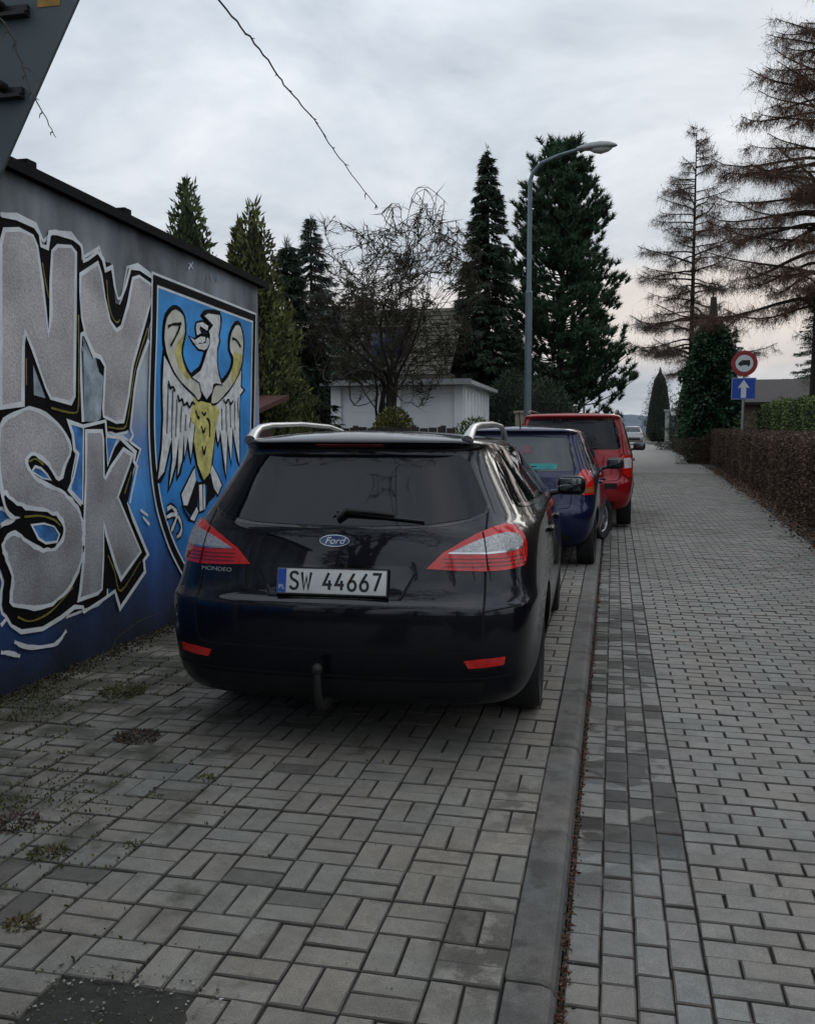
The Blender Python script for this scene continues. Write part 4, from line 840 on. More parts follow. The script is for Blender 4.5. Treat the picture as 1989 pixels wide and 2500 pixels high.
for y in (.64, 3.12):
    for sx in (-1, 1):
        fr_ = y > 2; wheel(hatch, sx * (.725 if fr_ else .725), y, .30, .19, 5, sx, steer=-R(18) if fr_ else 0)
HP.patch('rear_window', [(-.52, 1.41), (0, 1.425), (.52, 1.41), (.58, 1.30), (.62, 1.12), (.58, 1.06), (0, 1.045), (-.58, 1.06), (-.62, 1.12), (-.58, 1.30)], M_glass2, off=.003)
HP.patch('window_sticker', [(.02, 1.135), (.43, 1.135), (.425, 1.075), (.02, 1.07)], pm('turquoise_sticker', (.01, .26, .25), .4, var=.3, scale=18), off=.006, grid=.05)
HP.patch('window_sticker', [(.02, 1.33), (.16, 1.33), (.18, 1.24), (.02, 1.23)], pm('pink_paper', (.16, .10, .11), .6, var=.3, scale=10), off=.005, grid=.06)
for lo in HP.patch('tail_light', [(.60, .965), (.64, 1.03), (.72, 1.075), (.80, 1.06), (.85, .99), (.855, .90), (.84, .80), (.64, .80), (.605, .88)], M_redlens, 40, .010, .04, mirror=True):
    sg = 1 if sum(v.co.x for v in lo.data.vertices) > 0 else -1
    q = HP.patch('amber_lens', [(.645, .87), (.82, .885), (.825, .825), (.65, .82)], M_amber, 40, .0125, .04, parent=lo)
    if sg < 0:
        for v in q.data.vertices: v.co.x *= -1
        q.data.flip_normals()
HP.seam('tailgate_gap', [(.62, 1.10), (.60, .95), (.585, .72), (.50, .66), (0, .655)], .008, mirror=True)
HP.patch('rear_valance', [(-.6, .37), (0, .36), (.6, .37), (.58, .27), (0, .265), (-.58, .27)], M_plastic, off=.003)
hp_ = bevel_box('number_plate', .52, .008, .112, M_plate, hatch, (0, .02, .78), (-.1, 0, 0), .3)
for nm, pg in (('quarter_window', [(.50, 1.14), (.62, 1.34), (.78, 1.39), (.86, 1.40), (.86, 1.10)]), ('side_window', [(.90, 1.095), (.90, 1.41), (1.45, 1.42), (1.45, 1.075)]), ('side_window', [(1.50, 1.075), (1.50, 1.42), (1.78, 1.405), (2.1, 1.30), (2.55, 1.06)])):
    HP.patch(nm, pg, M_glass, 'R', .003, .07, mirror=True)
for path in ([(.88, 1.41), (.88, 1.0), (.86, .75), (.98, .40)], [(1.475, 1.42), (1.48, .9), (1.47, .32)], [(2.6, 1.05), (2.63, .7), (2.6, .32)]): HP.seam('door_gap', path, .008, None, 'R', mirror=True)
for y in (1.12, 1.85):
    for sg in (1, -1):
        p, no = HP.hit('R', y, .90, .012); bevel_box('door_handle', .03, .18, .026, M_bluep, hatch, (sg * p.x, p.y, p.z), (0, 0, 0), .4)
for sg in (1, -1): mirror_part(hatch, M_bluep, sg * .835, 2.28, 1.08, sg, capmat=M_trim)
MB().tube([(0, .42, 1.50), (0, .36, 1.56), (0, .26, 1.70)], [.012, .006, .004], 6).build('aerial', M_trim, hatch)
HP.patch('windscreen', [(-.5, 2.06), (.5, 2.06), (.6, 2.5), (.64, 2.88), (-.64, 2.88), (-.6, 2.5)], M_glass, 'top', .003, .09)
MB().tube([(-.16, .06, 1.075), (-.05, .03, 1.09), (.10, .055, 1.10), (.22, .09, 1.11)], [.014, .010, .008, .006], 6).build('wiper', M_trim, hatch)
# ------------------------------------------------------------------ red people carrier
van = thing('people_carrier', 'tall red people carrier with black roof rails parked half off the kerb', 'car', (-.63, 14.1, gz(14.3) - .02), R(-1.0))
VV = [(.28, .25, .12, .70, .80, 4.45, .70, .28), (.32, .08, .13, .80, .87, 4.55, .78, .31), (.45, .01, .14, .865, .92, 4.6, .82, .43), (.60, .0, .15, .88, .94, 4.62, .84, .55), (.72, .0, .15, .885, .945, 4.62, .84, .62),
      (.755, .05, .15, .88, .945, 4.62, .84, .64), (.95, .065, .14, .88, .94, 4.6, .83, .75), (1.10, .085, .13, .87, .93, 4.5, .80, .88), (1.13, .09, .13, .865, .92, 4.2, .78, 1.0), (1.16, .095, .13, .855, .91, 3.9, .76, 1.08),
      (1.18, .10, .13, .845, .90, 3.7, .75, 1.12), (1.38, .135, .12, .80, .845, 3.2, .70, 1.36), (1.60, .20, .11, .735, .775, 2.8, .64, 1.58), (1.68, .215, .10, .71, .75, 2.65, .62, 1.66), (1.70, .15, .10, .70, .735, 2.6, .61, 1.68), (1.735, .18, .10, .665, .70, 2.5, .57, 1.70)]
vb, vbv = car_body(VV, .03, (.93, 3.72), .36, 'body', M_redp, van, well=.60); VP = Proj(vbv, van)
for y in (.93, 3.72):
    for sx in (-1, 1): wheel(van, sx * .80, y, .36, .225, 5, sx)
VP.patch('rear_window', [(-.63, 1.665), (0, 1.675), (.63, 1.665), (.70, 1.50), (.745, 1.24), (.70, 1.205), (0, 1.195), (-.70, 1.205), (-.745, 1.24), (-.70, 1.50)], M_glass, off=.003)
for lo in VP.patch('tail_light', [(.70, 1.10), (.86, 1.115), (.92, 1.07), (.925, .90), (.90, .80), (.80, .78), (.73, .84), (.705, .95)], M_redlens, 35, .012, .04, mirror=True):
    sg = 1 if sum(v.co.x for v in lo.data.vertices) > 0 else -1
    q = VP.patch('clear_lens', [(.735, 1.07), (.85, 1.08), (.89, 1.05), (.89, .93), (.74, .92)], pm('white_lens', (.62, .60, .60), .15, var=.2, coat=1), 35, .0145, .04, parent=lo)
    if sg < 0:
        for v in q.data.vertices: v.co.x *= -1
        q.data.flip_normals()
VP.seam('tailgate_gap', [(.70, 1.66), (.745, 1.45), (.78, 1.2), (.74, 1.0), (.73, .78), (.60, .735), (0, .73)], .009, mirror=True)
VP.patch('bumper_pad', [(-.7, .70), (.7, .70), (.7, .62), (-.7, .62)], M_plastic, off=.004, grid=.08)
VP.patch('rear_valance', [(-.75, .42), (.75, .42), (.7, .33), (-.7, .33)], M_plastic, off=.003, grid=.08)
VP.seam('wheel_trim', [(.52, .35), (.56, .55), (.70, .74), (.93, .80), (1.16, .74), (1.30, .55), (1.34, .35)], .045, M_plastic, 'R', .008, mirror=True)
for nm, pg in (('quarter_window', [(.34, 1.22), (.44, 1.62), (1.10, 1.66), (1.10, 1.20)]), ('side_window', [(1.16, 1.20), (1.16, 1.66), (2.0, 1.66), (2.0, 1.19)]), ('side_window', [(2.06, 1.19), (2.06, 1.66), (2.45, 1.64), (2.8, 1.48), (3.2, 1.19)])):
    VP.patch(nm, pg, M_glass, 'R', .003, .08, mirror=True)
for path in ([(1.13, 1.67), (1.13, .9), (1.3, .45)], [(2.03, 1.67), (2.03, .4)], [(3.25, 1.18), (3.28, .8), (3.25, .4)]): VP.seam('door_gap', path, .009, None, 'R', mirror=True)
for sg in (1, -1):
    mirror_part(van, M_redp, sg * .91, 3.0, 1.22, sg, capmat=M_trim)
    MB().tube([(sg * .66, .36, 1.735), (sg * .665, .45, 1.785), (sg * .675, .7, 1.80), (sg * .68, 1.6, 1.80), (sg * .67, 2.3, 1.78), (sg * .66, 2.45, 1.73)], .018, 8).build('roof_rail', M_trim, van, True)
    for y in (1.3, 2.2):
        p, no = VP.hit('R', y, 1.02, .012); bevel_box('door_handle', .03, .2, .03, M_redp, van, (sg * p.x, p.y, p.z), (0, 0, 0), .4)
VP.patch('windscreen', [(-.6, 2.7), (.6, 2.7), (.7, 3.2), (.73, 3.6), (-.73, 3.6), (-.7, 3.2)], M_glass, 'top', .003, .1)
bevel_box('number_plate', .52, .008, .112, M_plate, van, (0, .035, .88), (-.08, 0, 0), .3)
MB().tube([(.0, .09, 1.20), (.12, .06, 1.22), (.40, .09, 1.225)], [.014, .010, .008], 6).build('wiper', M_trim, van)
# ------------------------------------------------------------------ far silver car
far = thing('saloon_car', 'small silver car parked far along the road', 'car', (1.55, 77.5, gz(78) - .05), R(2))
fb, fbv = car_body([(a[0] * .97,) + a[1:] for a in HV], .04, (.64, 3.12), .30, 'body', M_silverp, far, well=.54, sub=1); FP = Proj(fbv, far)
for y in (.64, 3.12):
    for sx in (-1, 1): wheel(far, sx * .73, y, .30, .19, 5, sx)
FP.patch('rear_window', [(-.52, 1.36), (.52, 1.36), (.62, 1.08), (.58, 1.02), (-.58, 1.02), (-.62, 1.08)], M_glass2, off=.004, grid=.1)
FP.patch('tail_light', [(.62, 1.0), (.84, .98), (.84, .80), (.64, .80)], M_amber, 40, .01, .1, mirror=True)
FP.patch('bumper_pad', [(-.6, .62), (.6, .62), (.6, .35), (-.6, .35)], M_trim, off=.004, grid=.1)
bevel_box('number_plate', .52, .008, .112, M_plate, far, (0, .02, .76), (-.1, 0, 0), .3)
for pg in ([(.55, 1.08), (.66, 1.34), (1.42, 1.36), (1.42, 1.05)], [(1.5, 1.05), (1.5, 1.36), (1.85, 1.34), (2.5, 1.04)]): FP.patch('side_window', pg, M_glass, 'R', .004, .12, mirror=True)
# ================================================================== trees, hedges
rng = np.random.default_rng(21)
def unit(v): return v / np.maximum(np.linalg.norm(v, axis=1, keepdims=True), 1e-6)
def rdir(n): return unit(rng.normal(size=(n, 3)))
def blades(P, D, L_, W):
    """thin triangles: needles, twigs"""
    n = len(P); D = unit(D); s = unit(np.cross(D, rdir(n))) * np.reshape(W, (-1, 1)) / 2
    out = np.empty((n, 3, 3)); out[:, 0] = P - s; out[:, 1] = P + s; out[:, 2] = P + D * np.reshape(L_, (-1, 1)); return out.reshape(-1, 3)
def leaves(P, D, L_, W):
    n = len(P); D = unit(D); s = unit(np.cross(D, rdir(n))) * np.reshape(W, (-1, 1)) / 2; L_ = np.reshape(L_, (-1, 1))
    out = np.empty((n, 4, 3)); out[:, 0] = P; out[:, 1] = P + D * L_ * .45 + s; out[:, 2] = P + D * L_; out[:, 3] = P + D * L_ * .45 - s; return out.reshape(-1, 3)
F_thuja = pm('thuja_green', (0.0718, 0.0967, 0.0343), .8, var=.5, scale=1.6, island=.5)
F_thuja2 = pm('thuja_olive', (0.0967, 0.1108, 0.0312), .8, var=.5, scale=1.6, island=.5)
F_dark = pm('dark_conifer', (0.0275, 0.0479, 0.0247), .8, var=.5, scale=1.2, island=.5)
F_spruce = pm('blue_spruce', (0.0552, 0.0804, 0.0672), .8, var=.45, scale=1.2, island=.5)
F_pine = pm('pine_needles', (0.0374, 0.0796, 0.0374), .75, var=.55, scale=.9, island=.5)
F_larch = pm('bare_larch_twigs', (.090, .062, .046), .9, var=.5, scale=.8, island=.5)
F_larch2 = pm('rusty_larch_twigs', (.115, .062, .038), .9, var=.6, scale=.7, island=.5)
F_ivy = pm('ivy_leaves', (0.0257, 0.0716, 0.0311), .5, var=.6, scale=1.5, island=.6)
F_hedge = pm('russet_hedge_leaves', (.098, .062, .044), .85, var=.5, scale=1.0, island=.6)
F_green = pm('hedge_green', (0.1013, 0.1418, 0.0378), .8, var=.5, scale=1.0, island=.5)
F_yel = pm('yellow_green_leaves', (.105, .105, .018), .7, var=.4, scale=4, island=.4)
F_brush = pm('brown_scrub', (0.0817, 0.0703, 0.0418), .9, var=.5, scale=.8, island=.5)
B_dark = pm('dark_bark', (.020, .016, .012), .95, var=.4, scale=6, bump=.5, bscale=20)
B_grey = pm('grey_bark', (.045, .038, .030), .95, var=.4, scale=8, bump=.5, bscale=25)
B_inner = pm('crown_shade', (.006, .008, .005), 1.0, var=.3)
def lump(a, z, s): return 1 + .14 * np.sin(3 * a + s + z * 2.1) + .12 * np.sin(5 * a - z * 3.3 + 2 * s) + .08 * np.sin(9 * a + 5.1 * z + s)
def trunk_tube(parent, h, r, mat, lean=(0, 0), name='trunk', k=7):
    pts = [(lean[0] * (i / k) ** 1.5, lean[1] * (i / k) ** 1.5, -.2 + (h + .2) * i / k) for i in range(k + 1)]
    return MB().tube(pts, [max(.012, r * (1.15 if i == 0 else 1) * (1 - .93 * i / k)) for i in range(k + 1)], 8).build(name, mat, parent, True)
def inner_cone(parent, prof, mat=B_inner, name='shade_core'):  # dark filler cone, blocks see-through and stands for shade inside the crown
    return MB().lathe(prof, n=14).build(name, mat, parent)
def thuja(name, label, x, y, h, r, mat, n=14000, twin=False, pw=.72, group=None):
    t = thing(name, label, 'tree', (x, y, gz(y) - .05), 0, group); trunk_tube(t, h * .9, .09, B_dark)
    V = []; s = rng.uniform(0, 6)
    tops = [(0, 0, h, r)] + ([(-.33, .1, h * .955, r * .55)] if twin else [])
    for (ox, oy, hh, rr) in tops:
        u = rng.uniform(0, 1, n); tt = 1 - np.sqrt(u) * .985; a = rng.uniform(0, 2 * np.pi, n); z = tt * hh
        rad = rr * (1 - tt) ** pw * lump(a, z * 2.2, s) * (1 - .35 * rng.uniform(0, 1, n) ** 2) * np.minimum(1, .55 + tt * 4)
        P = np.stack([ox + rad * np.cos(a), oy + rad * np.sin(a), z + .08], 1)
        D = np.stack([np.cos(a) * .45, np.sin(a) * .45, np.full(n, .9)], 1) + rng.normal(size=(n, 3)) * .4
        V.append(leaves(P, D, rng.uniform(.06, .17, n), rng.uniform(.03, .065, n)))
        k = 60; P = np.tile([[ox, oy, hh - .25]], (k, 1)) + rng.normal(size=(k, 3)) * [.05, .05, .14]; D = np.tile([[0, 0, 1.]], (k, 1)) + rng.normal(size=(k, 3)) * .25
        V.append(leaves(P, D, rng.uniform(.12, .3, k), .04))
    quads('crown', np.concatenate(V), mat, t)
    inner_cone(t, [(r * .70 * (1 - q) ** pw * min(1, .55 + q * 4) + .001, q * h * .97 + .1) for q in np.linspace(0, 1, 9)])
    return t
def spruce(name, label, x, y, h, r, mat, dens=1.0, droop=.35, bare=.0, pw=.9, blade=(.10, .26, .035), group=None, bark=B_dark, z0=.06):
    t = thing(name, label, 'tree', (x, y, gz(y) - .05), 0, group); trunk_tube(t, h * .99, .028 * h ** .9, bark)
    V = []; br = MB(); z = h * z0
    while z < h * .985:
        tt = z / h; l0 = r * (1 - tt) ** pw; nb = int(rng.integers(5, 9) * dens) + 1
        for k in range(nb):
            a = rng.uniform(0, 2 * np.pi); l = l0 * rng.uniform(.65, 1.1) + .06; zz = z + rng.uniform(-.15, .15)
            s = np.linspace(0, 1, 6); rad = l * s; hz = zz - droop * l * (s ** 1.3) + .22 * l * s ** 3 + .05 * l
            pts = np.stack([rad * np.cos(a), rad * np.sin(a), hz], 1)
            if l > .5: br.tube([tuple(p) for p in pts], [.02 * l ** .6 * (1 - .8 * q) + .003 for q in s], 3, False)
            m_ = int((14 + 62 * l) * dens * (1 - bare)); q = rng.uniform(.12, 1, m_) ** .8; P = np.stack([np.interp(q, s, pts[:, j]) for j in range(3)], 1)
            side = rng.choice([-1, 1], m_); ta = np.array([np.cos(a), np.sin(a), -.2]); sd = np.array([-np.sin(a), np.cos(a), 0])
            D = ta * rng.uniform(.3, .9, (m_, 1)) + sd * side[:, None] * rng.uniform(.3, 1, (m_, 1)) + np.stack([np.zeros(m_), np.zeros(m_), rng.uniform(-.9, .15, m_)], 1)
            P = P + D * rng.uniform(0, .16 * l, (m_, 1)) * .6
            V.append(blades(P, D, rng.uniform(blade[0], blade[1], m_) * (.7 + .3 * l / max(r, .1) + .2), blade[2] * rng.uniform(.8, 1.6, m_)))
        z += (.17 + .10 * (1 - tt)) * (h / 8) ** .5
    k = 40; P = np.stack([rng.normal(size=k) * .03, rng.normal(size=k) * .03, rng.uniform(h * .93, h * 1.0, k)], 1); V.append(blades(P, np.stack([rng.normal(size=k) * .5, rng.normal(size=k) * .5, np.ones(k)], 1), rng.uniform(.12, .3, k), .03))
    br.build('branches', bark, t); quads('crown', np.concatenate(V), mat, t, 3); return t
def pine(name, label, x, y, h, r, mat, seed=0, group=None):
    t = thing(name, label, 'tree', (x, y, gz(y) - .05), 0, group); trunk_tube(t, h * .97, .20, B_grey, (.15, 0))
    V = []; br = MB(); ncl = 0
    for i in range(420):
        tt = rng.uniform(.07, .985); z = h * tt; prof = (1 - tt) ** .62 * (1.0 if tt > .2 else .55 + tt * 2.2)
        l = r * prof * rng.uniform(.45, 1.12) + .15; a = rng.uniform(0, 2 * np.pi); up = .10 + .5 * tt
        s = np.linspace(0, 1, 5); pts = np.stack([l * s * np.cos(a), l * s * np.sin(a), z + l * (up * s + .12 * s ** 2 - .10 * np.sin(np.pi * s))], 1)
        br.tube([tuple(p) for p in pts], [.035 * (1 - .75 * q) * min(1, l) + .006 for q in s], 4, False)
        nc = int(3 + l * 3.4)
        for c in range(nc):
            q = 1 - .62 * rng.uniform(0, 1) ** 1.6 if c else 1; cpt = np.array([np.interp(q, s, pts[:, j]) for j in range(3)]) + rng.normal(size=3) * np.array([.16, .16, .07]) * (0 if c == 0 else 1.4)
            n = 46; dd = rdir(n); dd[:, 2] = np.abs(dd[:, 2]) * .9 + .35; dd[:, 0] += .5 * np.cos(a); dd[:, 1] += .5 * np.sin(a)
            st = rng.uniform(0, .22, n); P = cpt + np.stack([np.cos(a) * st * .6, np.sin(a) * st * .6, st * .9], 1)
            V.append(blades(P, dd, rng.uniform(.15, .30, n), rng.uniform(.03, .06, n)))
    br.build('branches', B_grey, t); quads('crown', np.concatenate(V), mat, t, 3); return t
def larch(name, label, x, y, h, r, mat, tr=.12, zlo=.2, nb=70, hang=1.0, group=None, az=None, pw=.75, lean=(0, 0)):
    """leafless larch: long sweeping limbs hung with fine twigs"""
    t = thing(name, label, 'tree', (x, y, gz(y) - .05), 0, group); trunk_tube(t, h, tr, B_dark, lean, k=9)
    V = []; br = MB()
    for i in range(nb):
        tt = zlo + (1 - zlo) * (i + rng.uniform(0, 1)) / nb; tt = min(tt, .99); z = h * tt
        a = rng.uniform(0, 2 * np.pi) if az is None else rng.normal(az, 1.1); l = r * (1 - tt) ** pw * rng.uniform(.6, 1.1) + .15
        ox, oy = lean[0] * tt ** 1.5, lean[1] * tt ** 1.5
        s = np.linspace(0, 1, 8); sag = rng.uniform(.16, .52) * (1.25 - .6 * tt); pts = np.stack([ox + l * s * np.cos(a + .12 * np.sin(4 * s)), oy + l * s * np.sin(a + .12 * np.sin(4 * s)), z + l * ((.10 + .45 * tt) * s - sag * 1.9 * s ** 1.6 + sag * 1.3 * s ** 3.2)], 1)
        br.tube([tuple(p) for p in pts], [(.012 + .014 * l) * (1 - .85 * q) + .004 for q in s], 4, False)
        subs = [(pts, l, a)]
        for k in range(int(3 + l * 3.2)):
            q = rng.uniform(.25, .95); p0 = np.array([np.interp(q, s, pts[:, j]) for j in range(3)]); b = a + rng.choice([-1, 1]) * rng.uniform(.4, 1.1); l2 = l * rng.uniform(.14, .36) * (1.2 - q * .6)
            p2 = np.stack([p0[0] + l2 * s * np.cos(b), p0[1] + l2 * s * np.sin(b), p0[2] + l2 * (-.35 * s + .25 * s ** 3)], 1); br.tube([tuple(p) for p in p2[::2]], [.010, .007, .005, .003], 3, False); subs.append((p2, l2, b))
        for pp, ll, aa in subs:
            m_ = int((2 + 34 * ll) * hang); q = rng.uniform(.15, 1, m_); P = np.stack([np.interp(q, s, pp[:, j]) for j in range(3)], 1)
            D = np.stack([rng.normal(size=m_) * .42 + .25 * np.cos(aa), rng.normal(size=m_) * .42 + .25 * np.sin(aa), -rng.uniform(.1, 1.1, m_)], 1)
            up = rng.uniform(0, 1, m_) < .18; D[up, 2] *= -.8
            V.append(blades(P, D, rng.uniform(.12, .36, m_) * (1 + .11 * h * rng.uniform(0, 1, m_) ** 2), rng.uniform(.006, .015, m_)))
            # tufts of short shoots along the hanging twigs
            m2 = int(m_ * 1.3); i2 = rng.integers(0, m_, m2); P2 = P[i2] + unit(D[i2]) * rng.uniform(.03, .36, (m2, 1)); V.append(blades(P2, rdir(m2) * .6 + [0, 0, -.3], rng.uniform(.03, .09, m2), rng.uniform(.012, .026, m2)))
    br.build('branches', B_dark, t); quads('twigs', np.concatenate(V), mat, t, 3); return t
def bare_tree(name, label, x, y, stems, mat, seed=4, c=(0, 0, 4.55), rad=(2.05, 1.8, 1.95)):
    """old fruit tree: several stems, gnarled limbs that arch over inside a rounded crown"""
    t = thing(name, label, 'tree', (x, y, gz(y) - .05)); rs = random.Random(seed); wood = MB(); fine = MB(); tips = []
    def ell(p): return ((p.x - c[0]) / rad[0]) ** 2 + ((p.y - c[1]) / rad[1]) ** 2 + ((p.z - c[2]) / rad[2]) ** 2
    def grow_(p, d, l, r, k):
        pts = [p]; n = 5 if k < 4 else 4
        for i in range(n):
            e = ell(pts[-1]); d = d + Vector((rs.gauss(0, .24), rs.gauss(0, .24), rs.gauss(.0, .2)))
            if e > .8: d = d + (Vector(c) - pts[-1]).normalized() * (e - .8) * .55 + Vector((0, 0, -.10))
            d.normalize(); pts.append(pts[-1] + d * l / n)
        rr = [max(.0075, r * (1 - .42 * i / n)) for i in range(n + 1)]
        (wood if k < 2 else fine).tube(pts, rr, 7 if k < 2 else (4 if k < 4 else 3), False)
        if k >= 3: tips.append((pts, d))
        if k >= (6 if rs.random() < .62 else 5): return
        for j in range(rs.choice((2, 3)) if k else 4):
            q = pts[-1] if j == 0 else pts[rs.randrange(2, n + 1)]
            nd = (d + Vector((rs.gauss(0, 1), rs.gauss(0, 1), rs.gauss(.1, .6))).normalized() * rs.uniform(.5, 1.1)).normalized()
            grow_(q, nd, l * rs.uniform(.58, .80), rr[-1] * rs.uniform(.60, .82), k + 1)
    for (dx, dy, dz, l, r) in stems: grow_(Vector((dx * .5, dy * .5, -.1)), Vector((dx, dy, dz)).normalized(), l, r, 0)
    V = []
    for pts, d in tips:
        for k in range(9):
            p = pts[rs.randrange(1, len(pts))]; dd = (d + Vector((rs.gauss(0, .9), rs.gauss(0, .9), rs.gauss(-.05, .7)))).normalized(); V.append((tuple(p), tuple(dd)))
    P = np.array([v[0] for v in V]); D = np.array([v[1] for v in V]); m_ = len(P)
    tw = pm('olive_twigs', (.040, .034, .020), .95, var=.4, scale=2)
    wood.build('trunk', mat, t, True); fine.build('branches', tw, t); quads('twigs', blades(P, D, rng.uniform(.10, .34, m_), rng.uniform(.010, .020, m_)), tw, t, 3); return t
def hedge(name, label, face, y0, y1, thick, top, mat, n, ls=(.05, .09), lw=(.03, .06), core=True, group=None, rough=.07):
    """clipped hedge running along the road; face(y) gives its road-side plane, top(y) its height"""
    t = thing(name, label, 'hedge', (face(y0), y0, gz(y0)), 0, group); o = np.array([face(y0), y0, gz(y0)])
    y = y0 + (y1 - y0) * rng.uniform(0, 1, n) ** 1.5; fx = np.array([face(q) for q in y]); tz = np.array([top(q) for q in y]); g0 = np.array([gz(q) for q in y])
    k = rng.uniform(0, 1, n); P = np.empty((n, 3)); P[:, 1] = y; D = rng.normal(size=(n, 3)) * .7
    wob = rough * (np.sin(y * 2.3) + np.sin(y * 5.1 + 1) * .6)
    f = k < .62; P[f, 0] = (fx + wob * .5 + rng.exponential(.05, n) * .9 - .03)[f]; P[f, 2] = (g0 + .02 + (tz - g0) * rng.uniform(0, 1, n))[f]; D[f, 0] -= .8
    f2 = (~f) & (k < .93); P[f2, 0] = (fx + thick * rng.uniform(0, 1, n))[f2]; P[f2, 2] = (tz + wob * .5 - rng.exponential(.04, n) + .03)[f2]; D[f2, 2] += .8
    f3 = k >= .93; P[f3, 1] = y1 + wob[f3] * .4; P[f3, 0] = (fx + thick * rng.uniform(0, 1, n))[f3]; P[f3, 2] = (g0 + (tz - g0) * rng.uniform(0, 1, n))[f3]; D[f3, 1] -= 0
    quads('foliage', leaves(P - o, D, rng.uniform(*ls, n), rng.uniform(*lw, n)), mat, t)
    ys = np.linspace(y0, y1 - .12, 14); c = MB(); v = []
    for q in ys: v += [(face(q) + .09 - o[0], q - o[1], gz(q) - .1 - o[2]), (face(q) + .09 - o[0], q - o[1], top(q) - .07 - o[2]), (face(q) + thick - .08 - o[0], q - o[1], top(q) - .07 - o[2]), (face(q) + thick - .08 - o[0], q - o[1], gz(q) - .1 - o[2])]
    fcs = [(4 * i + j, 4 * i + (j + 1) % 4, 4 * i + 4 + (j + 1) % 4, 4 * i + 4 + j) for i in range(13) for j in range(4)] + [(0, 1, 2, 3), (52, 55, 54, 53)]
    c.add(v, fcs); fix_normals(c.build('branches', B_inner, t))  # near-black filler box painted as the hedge's inner shade, not modelled branches
    return t
# left side, behind the garage
thuja('thuja', 'slim thuja rising over the garage roof, farthest from the street lamp', -7.2, 15, 5.75, 1.1, F_thuja, 15000)
thuja('thuja', 'twin-topped olive green thuja beside the end of the garage', -6.4, 16, 5.5, 1.25, F_thuja2, 16000, True)
spruce('spruce', 'small dark spruce between the twin-topped thuja and the bluish spruce', -7.2, 20, 5.7, 1.5, F_dark, 1.6)
spruce('spruce', 'bluish spruce with a ragged crown behind the bare tree', -8.5, 25.6, 7.5, 2.1, F_spruce, 1.25, bare=.05, z0=.2)
spruce('spruce', 'very dark drooping spruce close against the tall narrow one', -5.3, 34, 7.6, 1.7, F_dark, 1.3)
spruce('spruce', 'tall narrow dark spruce left of the big pine', -4.45, 33, 11.3, 1.75, F_dark, 1.9, droop=.5, pw=.72)
pine('pine', 'big bushy pine behind the street lamp', -2.05, 36, 12.0, 2.9, F_pine)
bare_tree('bare_tree', 'leafless tree with arching twisted branches in front of the white garage', -4.98, 20, [(.08, .05, 1, 2.75, .11), (-.22, .1, 1, 2.6, .09), (.30, -.05, 1, 2.5, .08)], B_grey)
bare_tree('bare_tree', 'big leafless tree whose boughs spread over the pavement by the triangular sign', -2.7, -3.2, [(.10, .25, 1, 4.2, .17), (-.15, .1, 1, 4.0, .14), (.32, .3, 1, 4.2, .13)], B_grey, 9, (.6, 1.6, 7.2), (3.6, 3.2, 2.6))
# right side
larch('larch', 'slender leafless larch standing by itself beyond the ivy', 3.42, 44.5, 15.0, 4.5, F_larch, .17, .27, 95, 1.5)
larch('larch', 'huge larch with rusty sweeping boughs behind the russet hedge', 6.75, 34, 16.6, 7.2, F_larch2, .27, .33, 140, 1.55)
larch('larch', 'shaggy brown larch in front of the pinkish house', 8.6, 36, 9.2, 3.2, F_larch, .16, .10, 80, 1.3)
spruce('spruce', 'brownish spruce rising behind the shaggy larch', 10.5, 42, 10.5, 2.8, F_brush, 1.3)
spruce('spruce', 'broad dark spruce at the corner of the pinkish house', 11.8, 40, 10, 3.0, F_dark, 1.2)
# ivy-clad broken trunk
def ivy_trunk():
    t = thing('ivy_trunk', 'broken tree trunk wrapped in dark green ivy at the end of the russet hedge', 'tree', (4.0, 41.2, gz(41)))
    trunk_tube(t, 7.3, .30, B_grey, k=5)
    MB().tube([(0, 0, 4.5), (.03, 0, 6.2), (.02, .02, 6.9)], [.22, .17, .12], 8).build('trunk_top', B_grey, t, True)
    n = 15000; z = rng.uniform(0, 1, n) ** .85 * 5.9; a = rng.uniform(0, 2 * np.pi, n)
    prof = np.interp(z, [0, 1, 2.5, 4, 5.2, 5.7, 5.95], [.85, 1.0, 1.08, .9, .62, .38, .1])
    rad = prof * lump(a, z * 1.3, 1.1) * (1 - .3 * rng.uniform(0, 1, n) ** 2); P = np.stack([rad * np.cos(a), rad * np.sin(a), z], 1)
    D = np.stack([np.cos(a), np.sin(a), np.full(n, -.5)], 1) + rng.normal(size=(n, 3)) * .5
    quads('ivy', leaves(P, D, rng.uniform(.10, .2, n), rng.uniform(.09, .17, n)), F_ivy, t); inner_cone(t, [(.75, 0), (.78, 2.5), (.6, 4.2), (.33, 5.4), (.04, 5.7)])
ivy_trunk()
hface = lambda y: road_right(y) + .30 + .004 * max(0, y - 12)
hedge('clipped_hedge', 'long russet brown clipped hedge along the edge of the road', hface, 4.0, 39.4, 1.05, lambda y: 1.25 + .0105 * y, F_hedge, 120000, (.03, .06), (.018, .04))
hedge('clipped_hedge', 'green hedge showing over the top of the russet hedge', lambda y: road_right(y) + 1.5, 9, 33, .9, lambda y: 2.02 + .014 * y, F_green, 40000)
